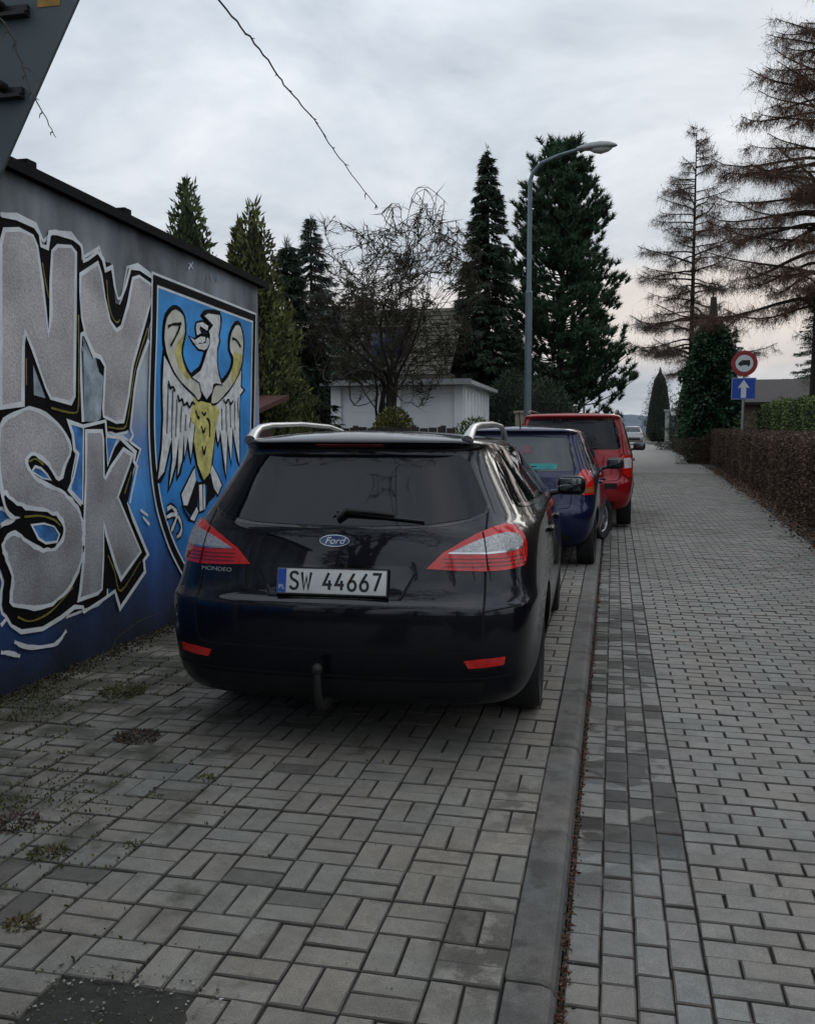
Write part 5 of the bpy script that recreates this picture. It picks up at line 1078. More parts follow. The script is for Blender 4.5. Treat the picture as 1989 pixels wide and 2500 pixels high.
def shrub(name, label, x, y, r, h, mat, n=5000, group=None, ls=(.05, .1)):
    t = thing(name, label, 'shrub', (x, y, gz(y)), 0, group); a = rng.uniform(0, 2 * np.pi, n); u = rng.uniform(0, 1, n); ph = np.arccos(1 - u * 1.0)
    k = 1 - .25 * rng.uniform(0, 1, n) ** 2; z = h * (np.cos(ph) * k); rad = r * np.sin(ph) * k * (lump(a, z, 2) * .3 + .7)
    P = np.stack([rad * np.cos(a), rad * np.sin(a), np.maximum(z, .02)], 1); D = np.stack([np.cos(a) * np.sin(ph), np.sin(a) * np.sin(ph), np.cos(ph)], 1) + rng.normal(size=(n, 3)) * .5
    quads('foliage', leaves(P, D, rng.uniform(*ls, n), rng.uniform(.025, .05, n)), mat, t); inner_cone(t, [(r * .8, 0), (r * .75, h * .4), (r * .5, h * .75), (.01, h * .88)], name='stems'); return t  # the stems mesh is a near-black filler cone painted as inner shade
shrub('round_shrub', 'clipped dome of yellow-green leaves below the bare tree', -4.38, 18.4, .66, 1.92, F_yel, 7000)
shrub('low_shrub', 'dull green low shrub at the corner of the white garage', -2.95, 20.2, .8, 1.72, F_green, 4000)
for (x, y, r, h, m_, lb) in ((-9.4, 19, 1.9, 3.6, F_dark, 'wide dark evergreen bush behind the slim thuja'), (-7.7, 18, 1.5, 4.3, F_dark, 'dark evergreen bush under the small dark spruce'), (-7.6, 28, 1.5, 3.8, F_dark, 'dark evergreen bush beside the white garage wall'), (-2.2, 30, 1.3, 3.0, F_dark, 'dark bush at the foot of the big pine'), (-3.3, 31.5, 1.3, 3.4, F_dark, 'dark bush at the foot of the tall narrow spruce'), (-3.4, 41, 1.6, 2.6, F_dark, 'low dark bush on the far side of the big pine')):
    shrub('evergreen_bush', lb, x, y, r, h, m_, 6000, None, (.08, .2))
# farther along the road
thuja('thuja', 'massive dark thuja far along the road near the silver car', 4.0, 86, 6.6, 1.75, F_dark, 5000, pw=.45)
thuja('thuja', 'dark thuja just behind the pale gate pillar', 5.3, 68, 5.4, 1.8, F_dark, 4000, pw=.4)
spruce('spruce', 'far dark spruce leaning into the sky beyond the ivy', 5.4, 62, 6.8, 2.6, F_dark, .9)
shrub('evergreen_bush', 'brown scrub bush between the pale gate pillar and the ivy', 4.6, 52, 1.4, 2.6, F_brush, 4000, None, (.08, .2))
shrub('evergreen_bush', 'tall dark bush filling the verge just beyond the ivy', 4.9, 49, 1.5, 3.6, F_dark, 6000, None, (.08, .2))
shrub('evergreen_bush', 'dark rounded bush between the ivy and the far thuja', 4.9, 58, 1.6, 4.2, F_dark, 6000, None, (.08, .2))
hedge('clipped_hedge', 'low brown hedge far along the road beyond the ivy', lambda y: road_right(y) + .5, 44, 66, .8, lambda y: gz(y) + 1.0, F_hedge, 6000, (.1, .18), (.06, .12))
for i, (x, y, h, r, k) in enumerate(((12, 60, 11, 3, 0), (16, 52, 12, 3.2, 1), (9, 75, 9, 2.6, 0), (-13, 45, 9, 2.5, 1), (-16, 36, 8, 2.4, 0), (-9, 60, 8, 2.4, 1), (-5, 75, 7, 2.2, 0), (14, 28, 9, 2.6, 0), (-13, 24, 7, 2.2, 0))):
    spruce('spruce', 'dark spruce in the gardens far behind the houses', x, y, h, r, F_dark if k == 0 else F_brush, .8, group='spruces in the far gardens')
for (x, y, h, r) in ((8.6, 17, 13, 3.2), (8.8, 11.5, 12, 3.0), (7.6, 6, 12.5, 3.0), (8.6, 22.5, 13.5, 3.2), (10.0, 27.5, 13, 3.2)):
    spruce('spruce', 'tall dark spruce in the garden behind the russet hedge', x, y, h, r, F_dark, .8, group='spruces behind the russet hedge')
# gardens across the junction, behind the viewpoint (they show as reflections in the cars)
for i, (x, y, h, r) in enumerate(((-9, -9, 7, 2.3), (-5.5, -12, 8.5, 2.6), (-1.5, -14, 7, 2.6), (3, -13, 9, 2.8), (7.5, -11, 8, 2.5), (-13, -7, 8, 2.4), (11, -6, 8, 2.6))):
    spruce('spruce', 'dark spruce across the junction from the parked cars', x, y, h, r, F_dark, .7, group='spruces across the junction')
# ================================================================== houses, lamp, signs
M_white = pm('white_render', (.84, .85, .86), .75, var=.08, scale=2)
M_door = pm('garage_door', (.80, .82, .85), .5, var=.06, scale=2)
M_zinc = pm('zinc', (.30, .32, .34), .5, .5, var=.15)
M_roofpale = pm('weathered_tiles', (.080, .074, .055), .9, var=.3, scale=2, island=.25)
M_housew = pm('house_render', (.17, .145, .11), .9, var=.2, scale=1.5)
M_darkwood = pm('dark_wood', (.030, .022, .016), .8, var=.3)
M_pane = pm('window_pane', (.03, .04, .07), .06, var=.3, spec=.7)
M_pink = pm('pink_render', (.19, .125, .115), .9, var=.15, scale=2)
M_rooft = pm('dark_roof_tiles', (.032, .024, .022), .85, var=.3, scale=3)
M_brick = pm('brown_brick', (.075, .045, .035), .9, var=.3, scale=8)
g = thing('white_garage', 'white double garage with a flat overhanging roof behind the bare tree', 'garage', (-5.64, 24, gz(24)))
z0 = gz(24)
MB().box(-1.80, 1.80, .12, 5.2, -.3, 2.62).build('wall', M_white, g)
for a, b in ((-1.80, -1.52), (-.10, .12), (1.56, 1.80)): MB().box(a, b, -.02, .119, -.3, 2.6).build('pier', M_white, g)
for a, b in ((-1.515, -.105), (.125, 1.555)):
    d = MB().box(a, b, .06, .119, -.3, 2.38).build('garage_door', M_door, g); MB().box((a + b) / 2 - .06, (a + b) / 2 + .06, .02, .0495, .95, .99).build('handle', M_trim, d)
    for k in range(5): MB().box(a + .02, b - .02, .050, .0595, .02 + k * .47, .02 + k * .47 + .44).build('door_panel', M_door, d)
MB().box(-1.515, 1.555, .04, .119, 2.385, 2.60).build('lintel', M_white, g)
for k in range(8): MB().box(1.803, 1.84, .15 + k * .62, .15 + k * .62 + .22, -.2, 2.5).build('side_batten', M_white, g)
rf = MB().box(-2.0, 2.05, -.35, 5.4, 2.621, 2.72).build('roof', pm('roof_edge_white', (.40, .42, .43), .6), g)
MB().box(-2.02, 2.07, -.37, -.352, 2.60, 2.75).build('fascia', pm('fascia_grey', (.26, .27, .27), .6), rf)
MB().box(-1.95, 2.0, -.33, 5.3, 2.722, 2.76).build('roof_felt', M_felt, rf)
h = thing('house', 'house with a big weathered tile roof behind the white garage', 'house', (-7.98, 33, gz(33)))
MB().box(-2.6, 2.55, -2.9, 4, -.3, 3.3).build('wall', M_housew, h)
v = [(-2.8, -3.3, 3.15), (2.75, -3.3, 3.15), (2.75, .2, 5.75), (-2.8, .2, 5.75), (-2.8, 4.4, 3.0), (2.75, 4.4, 3.0)]
v2 = [(x, y, z - .12) for x, y, z in v]
roof = fix_normals(mk('roof', v + v2, [(0, 1, 2, 3), (3, 2, 5, 4), (6, 9, 8, 7), (9, 10, 11, 8), (0, 6, 7, 1), (4, 5, 11, 10), (1, 7, 8, 2), (2, 8, 11, 5), (0, 3, 9, 6), (3, 4, 10, 9)], M_roofpale, h))
T = MB(); sl = Vector((0, 3.5, 2.6)); nrm = Vector((0, -2.6, 3.5)).normalized()
for r_ in range(16):
    for c in range(22):
        a = Vector((-2.8 + c * .2525 + (.0), -3.3, 3.15)) + sl * (r_ / 16) + nrm * .004; b = a + Vector((.245, 0, 0)); u = sl * (1 / 16) * 1.06
        T.add([a + nrm * .035, b + nrm * .035, b + u + nrm * .006, a + u + nrm * .006, a, b], [(0, 1, 2, 3), (4, 5, 1, 0)])
tag(T.build('roof_tiles', M_roofpale, roof), kind='stuff')
dm = MB().box(-.35, 1.15, -2.4, -.4, 3.3, 4.85).build('dormer', M_darkwood, h)
MB().box(-.10, .90, -2.45, -2.402, 3.75, 4.65).build('dormer_window', M_pane, h)
for a, b in ((-2.2, -1.2), (1.2, 2.1)): MB().box(a, b, -2.93, -2.902, 1.2, 2.5).build('window', M_pane, h)
for a in (-2.52, 2.44): MB().box(a, a + .1, -3.2, -3.1, -.2, 3.05).build('downpipe', M_zinc, h)
MB().box(-1.5, -.9, .6, 1.2, 5.2, 6.3).build('chimney', M_brick, h)
p = thing('house', 'low pinkish house with a dark roof behind the hedges and larches', 'house', (9.3, 48, gz(48)))
MB().box(-3.2, 3.4, 0, 7, -.4, 2.9).build('wall', M_pink, p)
MB().box(-3.2, -2.6, -.9, -.7, -.4, 2.6).build('porch_post', M_pink, p); MB().box(-1.35, -1.05, -.95, -.65, -.4, 2.6).build('porch_post', pm('pale_pink', (.28, .20, .19), .9), p)
fix_normals(mk('roof', [(-3.7, -1.2, 2.62), (3.9, -1.2, 2.62), (3.9, 3.5, 3.95), (-3.7, 3.5, 3.95), (-3.7, 7.6, 2.7), (3.9, 7.6, 2.7), (-3.7, -1.2, 2.5), (3.9, -1.2, 2.5), (3.9, 7.6, 2.58), (-3.7, 7.6, 2.58)], [(0, 1, 2, 3), (3, 2, 5, 4), (6, 7, 1, 0), (1, 7, 8, 5), (1, 5, 2), (0, 3, 4), (6, 0, 4, 9), (4, 5, 8, 9), (6, 9, 8, 7)], M_rooft, p))
for a, b in ((-2.45, -1.5), (-.6, .5), (1.2, 2.4)):
    w_ = MB().box(a, b, -.03, -.002, .8, 2.1).build('window', M_pane, p); MB().box(a - .06, a - .002, -.05, -.002, .75, 2.15).build('frame', M_white, w_); MB().box((a + b) / 2 - .03, (a + b) / 2 + .03, -.045, -.0305, .8, 2.1).build('mullion', M_white, w_)
# neighbours past the end of the garage
sh = thing('brick_shed', 'little brown brick outhouse with a red tiled edge past the garage end', 'shed', (-6.45, 13.2, gz(13)))
MB().box(-1.4, .75, 0, 1.8, -.3, 1.62).build('wall', M_brick, sh)
MB().box(.752, .80, -.05, .06, -.3, 1.6).build('corner_post', pm('grey_board', (.16, .155, .15), .8), sh)
fix_normals(mk('roof', [(-1.6, -.2, 1.60), (.98, -.2, 1.60), (.98, 2.0, 2.02), (-1.6, 2.0, 2.02), (-1.6, -.2, 1.68), (.98, -.2, 1.68), (.98, 2.0, 2.10), (-1.6, 2.0, 2.10)], [(3, 2, 1, 0), (4, 5, 6, 7), (0, 1, 5, 4), (1, 2, 6, 5), (2, 3, 7, 6), (3, 0, 4, 7)], pm('red_tiles', (.075, .026, .020), .8, var=.3, scale=6), sh))
fn = thing('board_fence', 'dark board fence running from the outhouse to the bare tree', 'fence', (-6.6, 17.0, gz(17)))
for k in range(22): MB().box(k * .17, k * .17 + .155, 0, .025, -.2, 1.5 + (k % 3) * .012).build('board', M_darkwood, fn)
for k in range(3): MB().box(k * 1.7 + .05, k * 1.7 + .14, .026, .12, -.2, 1.55).build('post', M_darkwood, fn)
gp = thing('gate_pillar', 'short beige gate pillar beside the street lamp', 'pillar', (-2.38, 24.2, gz(24)))
MB().box(-.11, .11, -.11, .11, -.2, 1.86).build('shaft', pm('beige_stone', (.30, .26, .20), .85), gp); MB().box(-.15, .15, -.15, .15, 1.861, 1.93).build('cap', pm('beige_stone', (.3, .26, .2)), gp)
MB().box(.22, .30, -.05, .05, -.2, 2.0).build('gate_post', M_darkwood, gp)
gp = thing('gate_pillar', 'tall pale gate pillar far along the road', 'pillar', (3.66, 67, gz(67)))
MB().box(-.13, .13, -.13, .13, -.2, 2.5).build('shaft', pm('pale_stone', (.34, .35, .34), .85), gp); MB().box(-.22, .22, -.22, .22, 2.501, 2.62).build('cap', pm('pale_stone', (.3, .3, .3)), gp)
# hills on the horizon
V = []; F = []; n = 60
for i in range(n): a = R(-60 + 120 * i / (n - 1)); rr = 850; V += [(rr * math.sin(a), rr * math.cos(a), -5), (rr * math.sin(a) * 1.15, rr * math.cos(a) * 1.15, 16 + 5 * math.sin(i * .5) + 3 * math.sin(i * 1.3))]
F = [(2 * i, 2 * i + 2, 2 * i + 3, 2 * i + 1) for i in range(n - 1)]
tag(mk('hills', V, F, pm('hazy_far_woods', (.10, .13, .17), .95, var=.2, scale=.02), None, True), kind='structure')  # blue haze of distance is mixed into the woods colour
# street lamp
M_pole = pm('galvanised_pole', (.13, .165, .185), .5, .3, var=.15, scale=5)
def street_lamp(label, x, y, hgt, group=None):
    t = thing('street_lamp', label, 'street lamp', (x, y, gz(y) - .03), 0, group)
    MB().tube([(0, 0, -.3), (0, 0, hgt * .62)], [.085, .072], 12).build('pole', M_pole, t, True)
    MB().tube([(0, 0, hgt * .62), (0, 0, hgt * .63), (.0, 0, hgt * .95), (.06, 0, hgt * .975), (.22, 0, hgt * 1.0), (.60, 0, hgt * 1.02), (1.0, 0, hgt * 1.033)], [.074, .050, .045, .043, .040, .036, .034], 10).build('arm', M_pole, t, True)
    MB().lathe([(.078, 0), (.078, .06), (.05, .09)], (0, 0, hgt * .615), n=12).build('collar', M_pole, t, True)
    # lamp head: long cobra shell with a bowl underneath
    S1 = []; nn = 16; prof = [(.0, .035, .03, .03), (.10, .08, .06, .05), (.28, .125, .10, .06), (.50, .14, .11, .07), (.68, .11, .085, .05), (.80, .05, .04, .02), (.83, .01, .01, .005)]
    for d, w_, up, dn in prof:
        for j in range(nn):
            a = 2 * math.pi * j / nn; S1.append((.95 + d, w_ * math.cos(a), hgt * 1.035 + d * .02 + (up if math.sin(a) > 0 else dn) * math.sin(a)))
    f = [(i * nn + j, i * nn + (j + 1) % nn, (i + 1) * nn + (j + 1) % nn, (i + 1) * nn + j) for i in range(len(prof) - 1) for j in range(nn)] + [tuple(range(nn))]
    hd = fix_normals(mk('lamp_head', S1, f, pm('lamp_shell', (.30, .31, .31), .45, .2), t, True))
    S2 = []; prof = [(.27, .02, .02), (.36, .10, .07), (.50, .115, .10), (.64, .08, .07), (.72, .02, .02)]
    for d, w_, dn in prof:
        for j in range(9):
            a = math.pi + math.pi * j / 8; S2.append((.95 + d, w_ * math.cos(a), hgt * 1.035 + d * .02 - .045 + dn * math.sin(a)))
    fix_normals(mk('lamp_bowl', S2, [(i * 9 + j, i * 9 + j + 1, (i + 1) * 9 + j + 1, (i + 1) * 9 + j) for i in range(4) for j in range(8)], pm('lamp_bowl', (.42, .42, .40), .2, var=.1, coat=1), hd, True))
    return t
street_lamp('tall grey street lamp with a curved arm, its foot hidden by the red car', -1.80, 20, 7.05)
street_lamp('grey street lamp far down the road, second beyond the red car', -1.9, 62, 6.0)
street_lamp('tiny grey street lamp farthest down the road', -1.5, 100, 6.0)
# road signs
sg = thing('road_sign_post', 'grey sign post with a round no-lorries sign over a blue one-way arrow sign', 'road sign', (3.93, 30.5, gz(30) - .42)); sg.scale = (1.17, 1.17, 1.17)
MB().tube([(0, 0, -.3), (.0, 0, 3.66)], .034, 10).build('post', pm('sign_post', (.28, .28, .27), .5, .4), sg, True)
M_sred = pm('sign_red', (.26, .018, .022), .4, var=.15); M_swht = pm('sign_white', (.55, .58, .60), .4, var=.08); M_sblue = pm('sign_blue', (.012, .055, .33), .4, var=.1); M_sblk = pm('sign_black', (.008, .010, .012), .5)
def disc_s(name, r, y, mat, parent, zc, n=40, d=.004):
    V = [(r * math.cos(2 * math.pi * k / n), yy, zc + r * math.sin(2 * math.pi * k / n)) for yy in (y, y + d) for k in range(n)]
    return fix_normals(mk(name, V, [tuple(range(n)), tuple(range(2 * n - 1, n - 1, -1))] + [(k, (k + 1) % n, n + (k + 1) % n, n + k) for k in range(n)], mat, parent))
rd = disc_s('round_sign', .335, -.045, M_sred, sg, 3.31)
disc_s('sign_face', .222, -.0475, M_swht, rd, 3.31, d=.002)
lor = [(-.155, 3.29), (-.15, 3.325), (-.125, 3.335), (-.11, 3.365), (-.075, 3.37), (-.075, 3.395), (.145, 3.395), (.145, 3.265), (.135, 3.265), (.125, 3.24), (.105, 3.228), (.085, 3.24), (.075, 3.262), (-.055, 3.262), (-.065, 3.24), (-.085, 3.228), (-.105, 3.24), (-.115, 3.262), (-.15, 3.265)]
mk('lorry_symbol', [(x, -.0482, z) for x, z in lor], [tuple(range(len(lor)))], M_sblk, rd)
bx = MB().box(-.31, .31, -.045, -.041, 2.36, 2.93).build('square_sign', M_sblue, sg)
MB().box(-.285, .285, -.0465, -.0452, 2.385, 2.905).build('sign_face', M_sblue, bx)
for a in ((-.31, .31, 2.905, 2.93), (-.31, .31, 2.36, 2.385), (-.31, -.285, 2.386, 2.904), (.285, .31, 2.386, 2.904)): MB().box(a[0], a[1], -.0472, -.0453, a[2], a[3]).build('sign_rim', pm('sign_rim', (.16, .20, .38), .4), bx)
ar = [(-.065, 2.40), (.065, 2.40), (.065, 2.68), (.15, 2.66), (0, 2.88), (-.15, 2.66), (-.065, 2.68)]
mk('arrow', [(x, -.0485, z) for x, z in ar], [tuple(range(len(ar)))], M_swht, bx)
for z in (3.1, 3.5, 2.5, 2.8): MB().box(-.05, .05, -.041, .04, z - .02, z + .02).build('clamp', pm('clamp_steel', (.3, .3, .3), .4, .7), sg)
# back of a give-way sign hanging into the picture
gw = thing('give_way_sign', 'grey back of a triangular sign with two black clamps and an orange sticker', 'road sign', (-2.45, 2.9, 0))
M_back = pm('sign_back', (.100, .128, .138), .55, .2, var=.10, scale=3)
def inv_tri(sd_, zt, y0, y1, rr=.05):
    hh = sd_ * .866; pts = []
    for (cx_, cz_), a0 in (((-sd_ / 2 + rr * 1.732, zt - rr), 90), ((0, zt - hh + rr * 2), 210), ((sd_ / 2 - rr * 1.732, zt - rr), 330)):
        for k in range(6): a = R(a0 + 24 * k); pts.append((cx_ + rr * math.cos(a), cz_ + rr * math.sin(a)))
    n = len(pts); V = [(x, y, z) for y in (y0, y1) for x, z in pts]
    return V, [tuple(range(n)), tuple(range(2 * n - 1, n - 1, -1))] + [(k, (k + 1) % n, n + (k + 1) % n, n + k) for k in range(n)]
tip = 1.76; side = 1.75
V, F = inv_tri(1.75, tip + 1.75 * .866, -.012, .0); pn = fix_normals(mk('sign_panel', V, F, M_back, gw))
MB().tube([(0, -.075, -.02), (0, -.075, 3.6)], .038, 12).build('post', pm('sign_post', (.28, .28, .27)), gw, True)
for z in (2.93, 2.665):
    c = MB().box(-.57 if z > 2.8 else -.53, .505 if z > 2.8 else .475, -.030, -.0125, z - .010, z + .010).build('clamp', M_trim, gw)
    MB().box(-.57 if z > 2.8 else -.53, .505 if z > 2.8 else .475, -.045, -.0125, z - .026, z - .014).build('clamp_lip', M_trim, c)
    MB().lathe([(.001, -.02), (.016, -.02), (.018, .0), (.018, .02)], (.405, -.045, z + .012), 'y', 10).build('bolt', M_trim, c)
MB().box(.535, .62, -.0142, -.0125, 2.932, 3.02).build('sticker', pm('orange_sticker', (.38, .20, .03), .5, var=.25, scale=30), gw)
# thorny shoots hanging into view from a tree overhead
def shoot(label, path, r0, n_th, seed, mat):
    rs = random.Random(seed); t = thing('hanging_shoot', label, 'branch', path[0]); o = Vector(path[0]); P = [Vector(q) - o for q in catmull(path, 6)]
    P = [p + Vector((rs.gauss(0, r0 * .4), rs.gauss(0, r0 * .4), rs.gauss(0, r0 * .4))) for p in P]
    MB().tube(P, [r0 * (1 - .72 * i / (len(P) - 1)) for i in range(len(P))], 6).build('stem', mat, t, True)
    for k in range(n_th):
        i = rs.randrange(1, len(P) - 1); d = (P[i + 1] - P[i - 1]).normalized(); s = Vector((rs.gauss(0, 1), rs.gauss(0, .3), rs.gauss(0, .6))).normalized()
        q = P[i].lerp(P[i + 1], rs.random()); l = rs.uniform(.012, .035); MB().tube([q, q + (s * .8 + d * .5) * l * .6, q + (s * .9 + d * .9) * l], [r0 * .5, r0 * .42, .001], 4).build('thorn', mat, t)
M_shoot = pm('shoot_bark', (.022, .020, .016), .9, var=.3)
def path_w(pp, y): return [tuple(onw(a, b, y + c)) for a, b, c in pp]
SHOOT_A = [(-3.05, 5.0, 4.95), (-2.72, 5.2, 4.55), (-2.407, 5.5, 4.154), (-2.20, 5.5, 3.915), (-2.045, 5.5, 3.70), (-1.923, 5.5, 3.54), (-1.80, 5.5, 3.40), (-1.685, 5.5, 3.23), (-1.54, 5.5, 3.03), (-1.404, 5.5, 2.86)]
shoot('long thin thorny shoot hanging diagonally across the sky', SHOOT_A, .0080, 26, 3, M_shoot)
shoot('short thorny shoot dangling in front of the triangular sign back', [(-2.15, 2.60, 3.05), (-1.98, 2.62, 2.86), (-1.875, 2.64, 2.78), (-1.825, 2.65, 2.67), (-1.80, 2.66, 2.58), (-1.75, 2.66, 2.49), (-1.715, 2.66, 2.425)], .0045, 14, 8, pm('shoot_bark_pale', (.075, .075, .068), .9, var=.3))
# ================================================================== dirt, moss, litter, weeds
def pebbles(name, P, size, mat, parent=None, kind='stuff', flat_=.5):
    """small angular bits: squashed tetrahedra"""
    n = len(P); base = np.array([[1, 0, -.3], [-.5, .87, -.3], [-.5, -.87, -.3], [0, 0, .9]]); T = [(0, 1, 3), (1, 2, 3), (2, 0, 3)]
    a = rng.uniform(0, 2 * np.pi, n); c, s = np.cos(a), np.sin(a); S_ = rng.uniform(size[0], size[1], n); out = []
    B = base[None] * (1 + rng.normal(size=(n, 4, 1)) * .25) * S_[:, None, None]; X = B[:, :, 0] * c[:, None] - B[:, :, 1] * s[:, None]; Y = B[:, :, 0] * s[:, None] + B[:, :, 1] * c[:, None]; Z = B[:, :, 2] * flat_
    Q = np.stack([X, Y, Z], 2) + P[:, None]
    V = np.stack([Q[:, list(t)] for t in T], 1).reshape(-1, 3)
    o = quads(name, V, mat, parent, 3); return tag(o, kind=kind)
M_grit = pm('grit', (.115, .10, .085), .9, var=.3, island=.7); M_litter = pm('leaf_litter', (.10, .042, .022), .85, var=.4, island=.6); M_pale = pm('pale_grit', (.32, .30, .28), .9, island=.4)
# gutter: needles and crumbled leaves in the channel between kerb and setts
def gz_a(y): return np.array([gz(q) for q in y])
n = 5200; y = 1.6 + 17 * rng.uniform(0, 1, n) ** 1.7; x = -.116 + np.abs(rng.normal(size=n)) * .010; clump = .5 + .5 * np.sin(y * 9) * np.sin(y * 3.1 + 1); keep = rng.uniform(0, 1, n) < .35 + .65 * clump
P = np.stack([x, y, gz_a(y) - .055 + rng.uniform(0, .012, n)], 1)[keep]
D = rdir(len(P)); D[:, 2] *= .3
lit = quads('gutter_litter', leaves(P, D, rng.uniform(.010, .024, len(P)), rng.uniform(.005, .012, len(P))), M_litter); tag(lit, 'reddish leaf crumbs lying in the gutter along the kerb', 'leaf litter', kind='stuff')
n = 900; y = 1.6 + 7 * rng.uniform(0, 1, n) ** 1.6; gl = pebbles('gutter_grit', np.stack([-.116 + np.abs(rng.normal(size=n)) * .012, y, gz_a(y) - .052], 1), (.002, .006), M_grit); tag(gl, 'fine grit lying in the gutter along the kerb', 'grit')
# bare dirt where blocks are lost
nx, ny = 44, 40; V = []; F = []; rs_d = random.Random(2)
for j in range(ny):
    for i in range(nx):
        X_, Y_ = -1.68 + .82 * i / (nx - 1), 1.50 + .84 * j / (ny - 1); dx, dy = max(abs(X_ + 1.27) - .13, 0) / .13, max(Y_ - 2.09, 0) / .14
        e = 1 - math.hypot(dx, dy) + .30 * math.sin(X_ * 23 + 1) * math.sin(Y_ * 19) + .2 * math.sin(X_ * 47 + Y_ * 31)
        V.append((X_, Y_, -.012 + .016 * max(0, min(1, e)) + rs_d.gauss(0, .0012)))
for j in range(ny - 1):
    for i in range(nx - 1): F.append((j * nx + i, j * nx + i + 1, (j + 1) * nx + i + 1, (j + 1) * nx + i))
dp = mk('dirt_patch', V, F, pm('damp_dirt', (.030, .028, .022), .9, var=.5, scale=14, bump=.6, bscale=120, vec='World'), None, True); tag(dp, kind='stuff'); tag(dp, 'dark damp dirt where paving blocks are missing', 'dirt')
n = 260; P = np.stack([rng.uniform(-1.5, -1.0, n), rng.uniform(1.9, 2.24, n), np.full(n, .004)], 1); tag(pebbles('loose_grit', P, (.002, .007), M_grit), 'small stones scattered over the dirt patch', 'grit')
n = 50; P = np.stack([rng.uniform(-1.5, -.95, n), rng.uniform(1.95, 2.25, n), np.full(n, .006)], 1); tag(pebbles('pale_stones', P, (.004, .009), M_pale), 'pale little stones scattered on the dirt patch', 'grit')
# moss filling joints near the wall, dirt along the wall foot
n = 50000; x = -3.38 + np.abs(rng.normal(size=n)) * .95; y = rng.uniform(1.8, 9, n); gxm = np.abs(((-.268 - x) / .1) % 1 - .5) ; nm = np.sin(x * 2.9 + 1.3) * np.sin(y * 2.3 + .4) + .5 * np.sin(x * 7.1 + y * 5.3) + .35 * np.sin(x * 13 - y * 11)
jx = np.abs(((-.268 - x + .1) % .2) - .1); jy = np.abs(((y - 2.384 + .1) % .2) - .1)
keep = (x < -.9) & (nm > -.05) & ((jx < .012) | (jy < .012) | ((nm > 1.0) & (rng.uniform(0, 1, n) < .6)))
P = np.stack([x, y, gz_a(y) - .004 + rng.uniform(0, .006, n)], 1)[keep]; D = rdir(len(P)); D[:, 2] = np.abs(D[:, 2]) + .5
tag(quads('moss', leaves(P, D, rng.uniform(.006, .020, len(P)), rng.uniform(.006, .014, len(P))), M_moss), 'green moss growing in the joints near the mural wall', 'moss', kind='stuff')
n = 5200; x = -3.385 + np.abs(rng.normal(size=n)) * .09; y = rng.uniform(2.5, 9, n); P = np.stack([x, y, gz_a(y) + rng.uniform(-.004, .012, n)], 1); D = rdir(n); D[:, 2] = np.abs(D[:, 2]) * .6
tag(quads('wall_foot_litter', leaves(P, D, rng.uniform(.012, .035, n), rng.uniform(.006, .016, n)), pm('wall_litter', (.050, .042, .024), .95, island=.7)), 'dirt and dead leaves gathered along the foot of the mural wall', 'leaf litter', kind='stuff')
# weeds
M_weed = pm('weed_green', (.080, .085, .020), .8, island=.5); M_dead = pm('dead_weed', (.105, .070, .038), .9, island=.5); M_purple = pm('purple_weed', (.055, .034, .030), .9, island=.5)
def weed(label, x, y, r, h, n, mat, m2=None, group=None):
    t = thing('weed_tuft', label, 'weed', (x, y, gz(y) - .004), 0, group); 
    for mt_, k in ((mat, n), (m2, n // 2)):
        if mt_ is None: continue
        a = rng.uniform(0, 2 * np.pi, k); q = r * np.sqrt(rng.uniform(0, 1, k)) * .8; P = np.stack([q * np.cos(a), q * np.sin(a), rng.uniform(0, h * .35, k)], 1); D = np.stack([np.cos(a) * .8, np.sin(a) * .8, rng.uniform(.05, 1.0, k)], 1) + rng.normal(size=(k, 3)) * .35; D[:, 2] = np.abs(D[:, 2])
        quads('leaves', leaves(P, D, rng.uniform(.4, 1, k) * h, rng.uniform(.005, .012, k)), mt_, t)
    return t
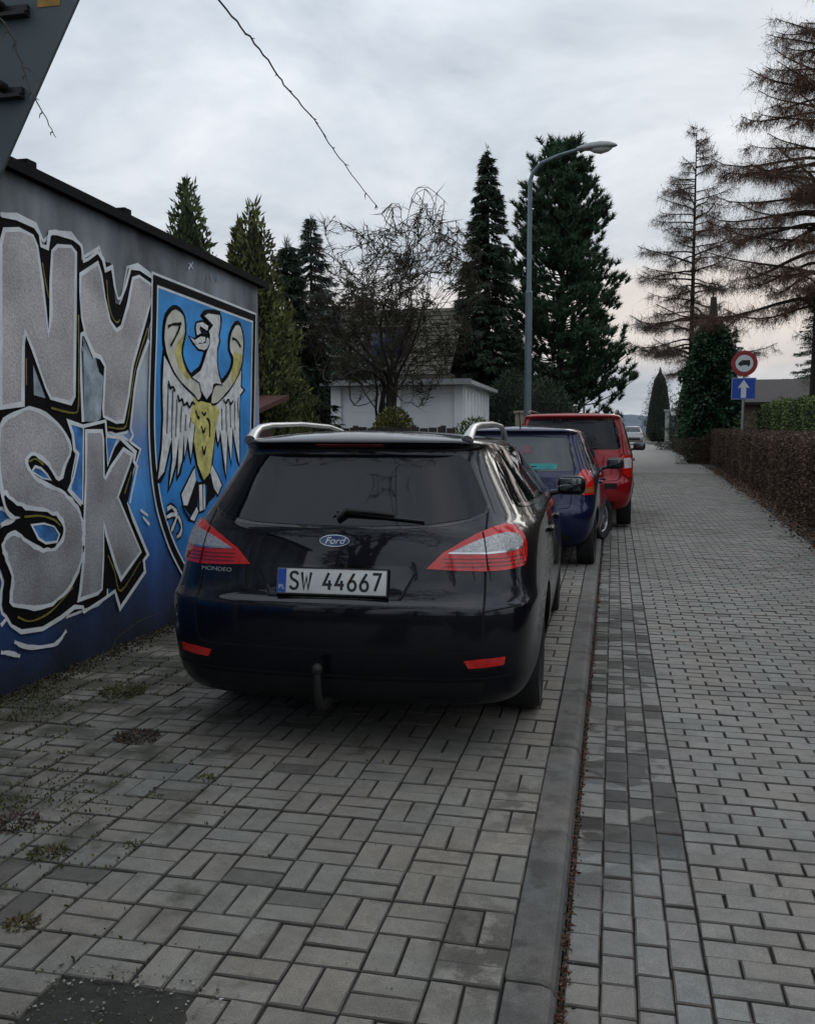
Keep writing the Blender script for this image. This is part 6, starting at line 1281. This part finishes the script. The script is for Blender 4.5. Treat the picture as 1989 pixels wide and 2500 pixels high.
WD = [((300, 1690), .20, .06, 420, M_weed, M_dead, 'wide dead and green weed patch between wall and estate car'), ((335, 1800), .17, .05, 420, M_purple, M_dead, 'flat purplish weed mat behind the estate car'), ((502, 1900), .055, .045, 90, M_weed, None, 'single fresh green weed tuft among clean blocks'),
      ((375, 1945), .05, .03, 70, M_weed, None, 'tiny green weed tuft beside a dark sunken block'), ((30, 2010), .15, .05, 260, M_purple, M_dead, 'brownish purple weed clump with twiggy stems'), ((115, 2085), .10, .05, 170, M_weed, M_dead, 'yellowing weed clump between the brown clumps'),
      ((55, 2255), .08, .04, 130, M_dead, M_weed, 'reddish dry weed clump beside a dark block'), ((20, 1965), .11, .04, 150, M_weed, None, 'mossy green weed mat near the mural wall'), ((325, 2062), .06, .025, 70, M_weed, None, 'thin line of green weeds along a joint'), ((235, 1960), .08, .02, 80, M_purple, None, 'low dark weed mat on sunken blocks')]
WPOS = [(-2.767, 4.792), (-2.281, 4.076), (-1.714, 3.64), (-1.836, 3.402), (-2.243, 3.042), (-1.954, 2.837), (-1.746, 2.399), (-2.372, 3.195), (-1.692, 2.973), (-2.034, 3.292)]
for (px, r, h, k, a, b, lb), (wx, wy) in zip(WD, WPOS): weed(lb, wx, wy, r * .8, h * .55, int(k * .8), a, b)
# tall dry stalk by the wall
MB().tube([(-3.30, 5.55, .0), (-3.27, 5.6, .12), (-3.16, 5.7, .22), (-3.05, 5.85, .27)], [.003, .0025, .002, .001], 4).build('dry_stalk', M_dead); tag(bpy.data.objects['dry_stalk'], 'thin dry stalk leaning out from the mural wall', 'weed')
# litter along the foot of the russet hedge
n = 7000; y = 6 + 30 * rng.uniform(0, 1, n) ** 1.4; x = np.array([road_right(q) for q in y]) + rng.normal(size=n) * .16 + .20; P = np.stack([x, y, gz_a(y) - .042 + rng.uniform(0, .012, n)], 1); D = rdir(n); D[:, 2] *= .35
tag(quads('leaf_litter', leaves(P, D, rng.uniform(.03, .07, n), rng.uniform(.02, .05, n)), pm('brown_leaves', (.13, .075, .045), .9, island=.7)), 'brown fallen leaves along the foot of the russet hedge', 'leaf litter', kind='stuff')
# crumbs and small stones over the pavement
n = 700; P = np.stack([rng.uniform(-3.3, -.3, n), rng.uniform(1.9, 6, n), np.full(n, .002)], 1); tag(pebbles('pavement_grit', P, (.0015, .004), M_grit), 'grit scattered thinly over the pavement blocks', 'grit')
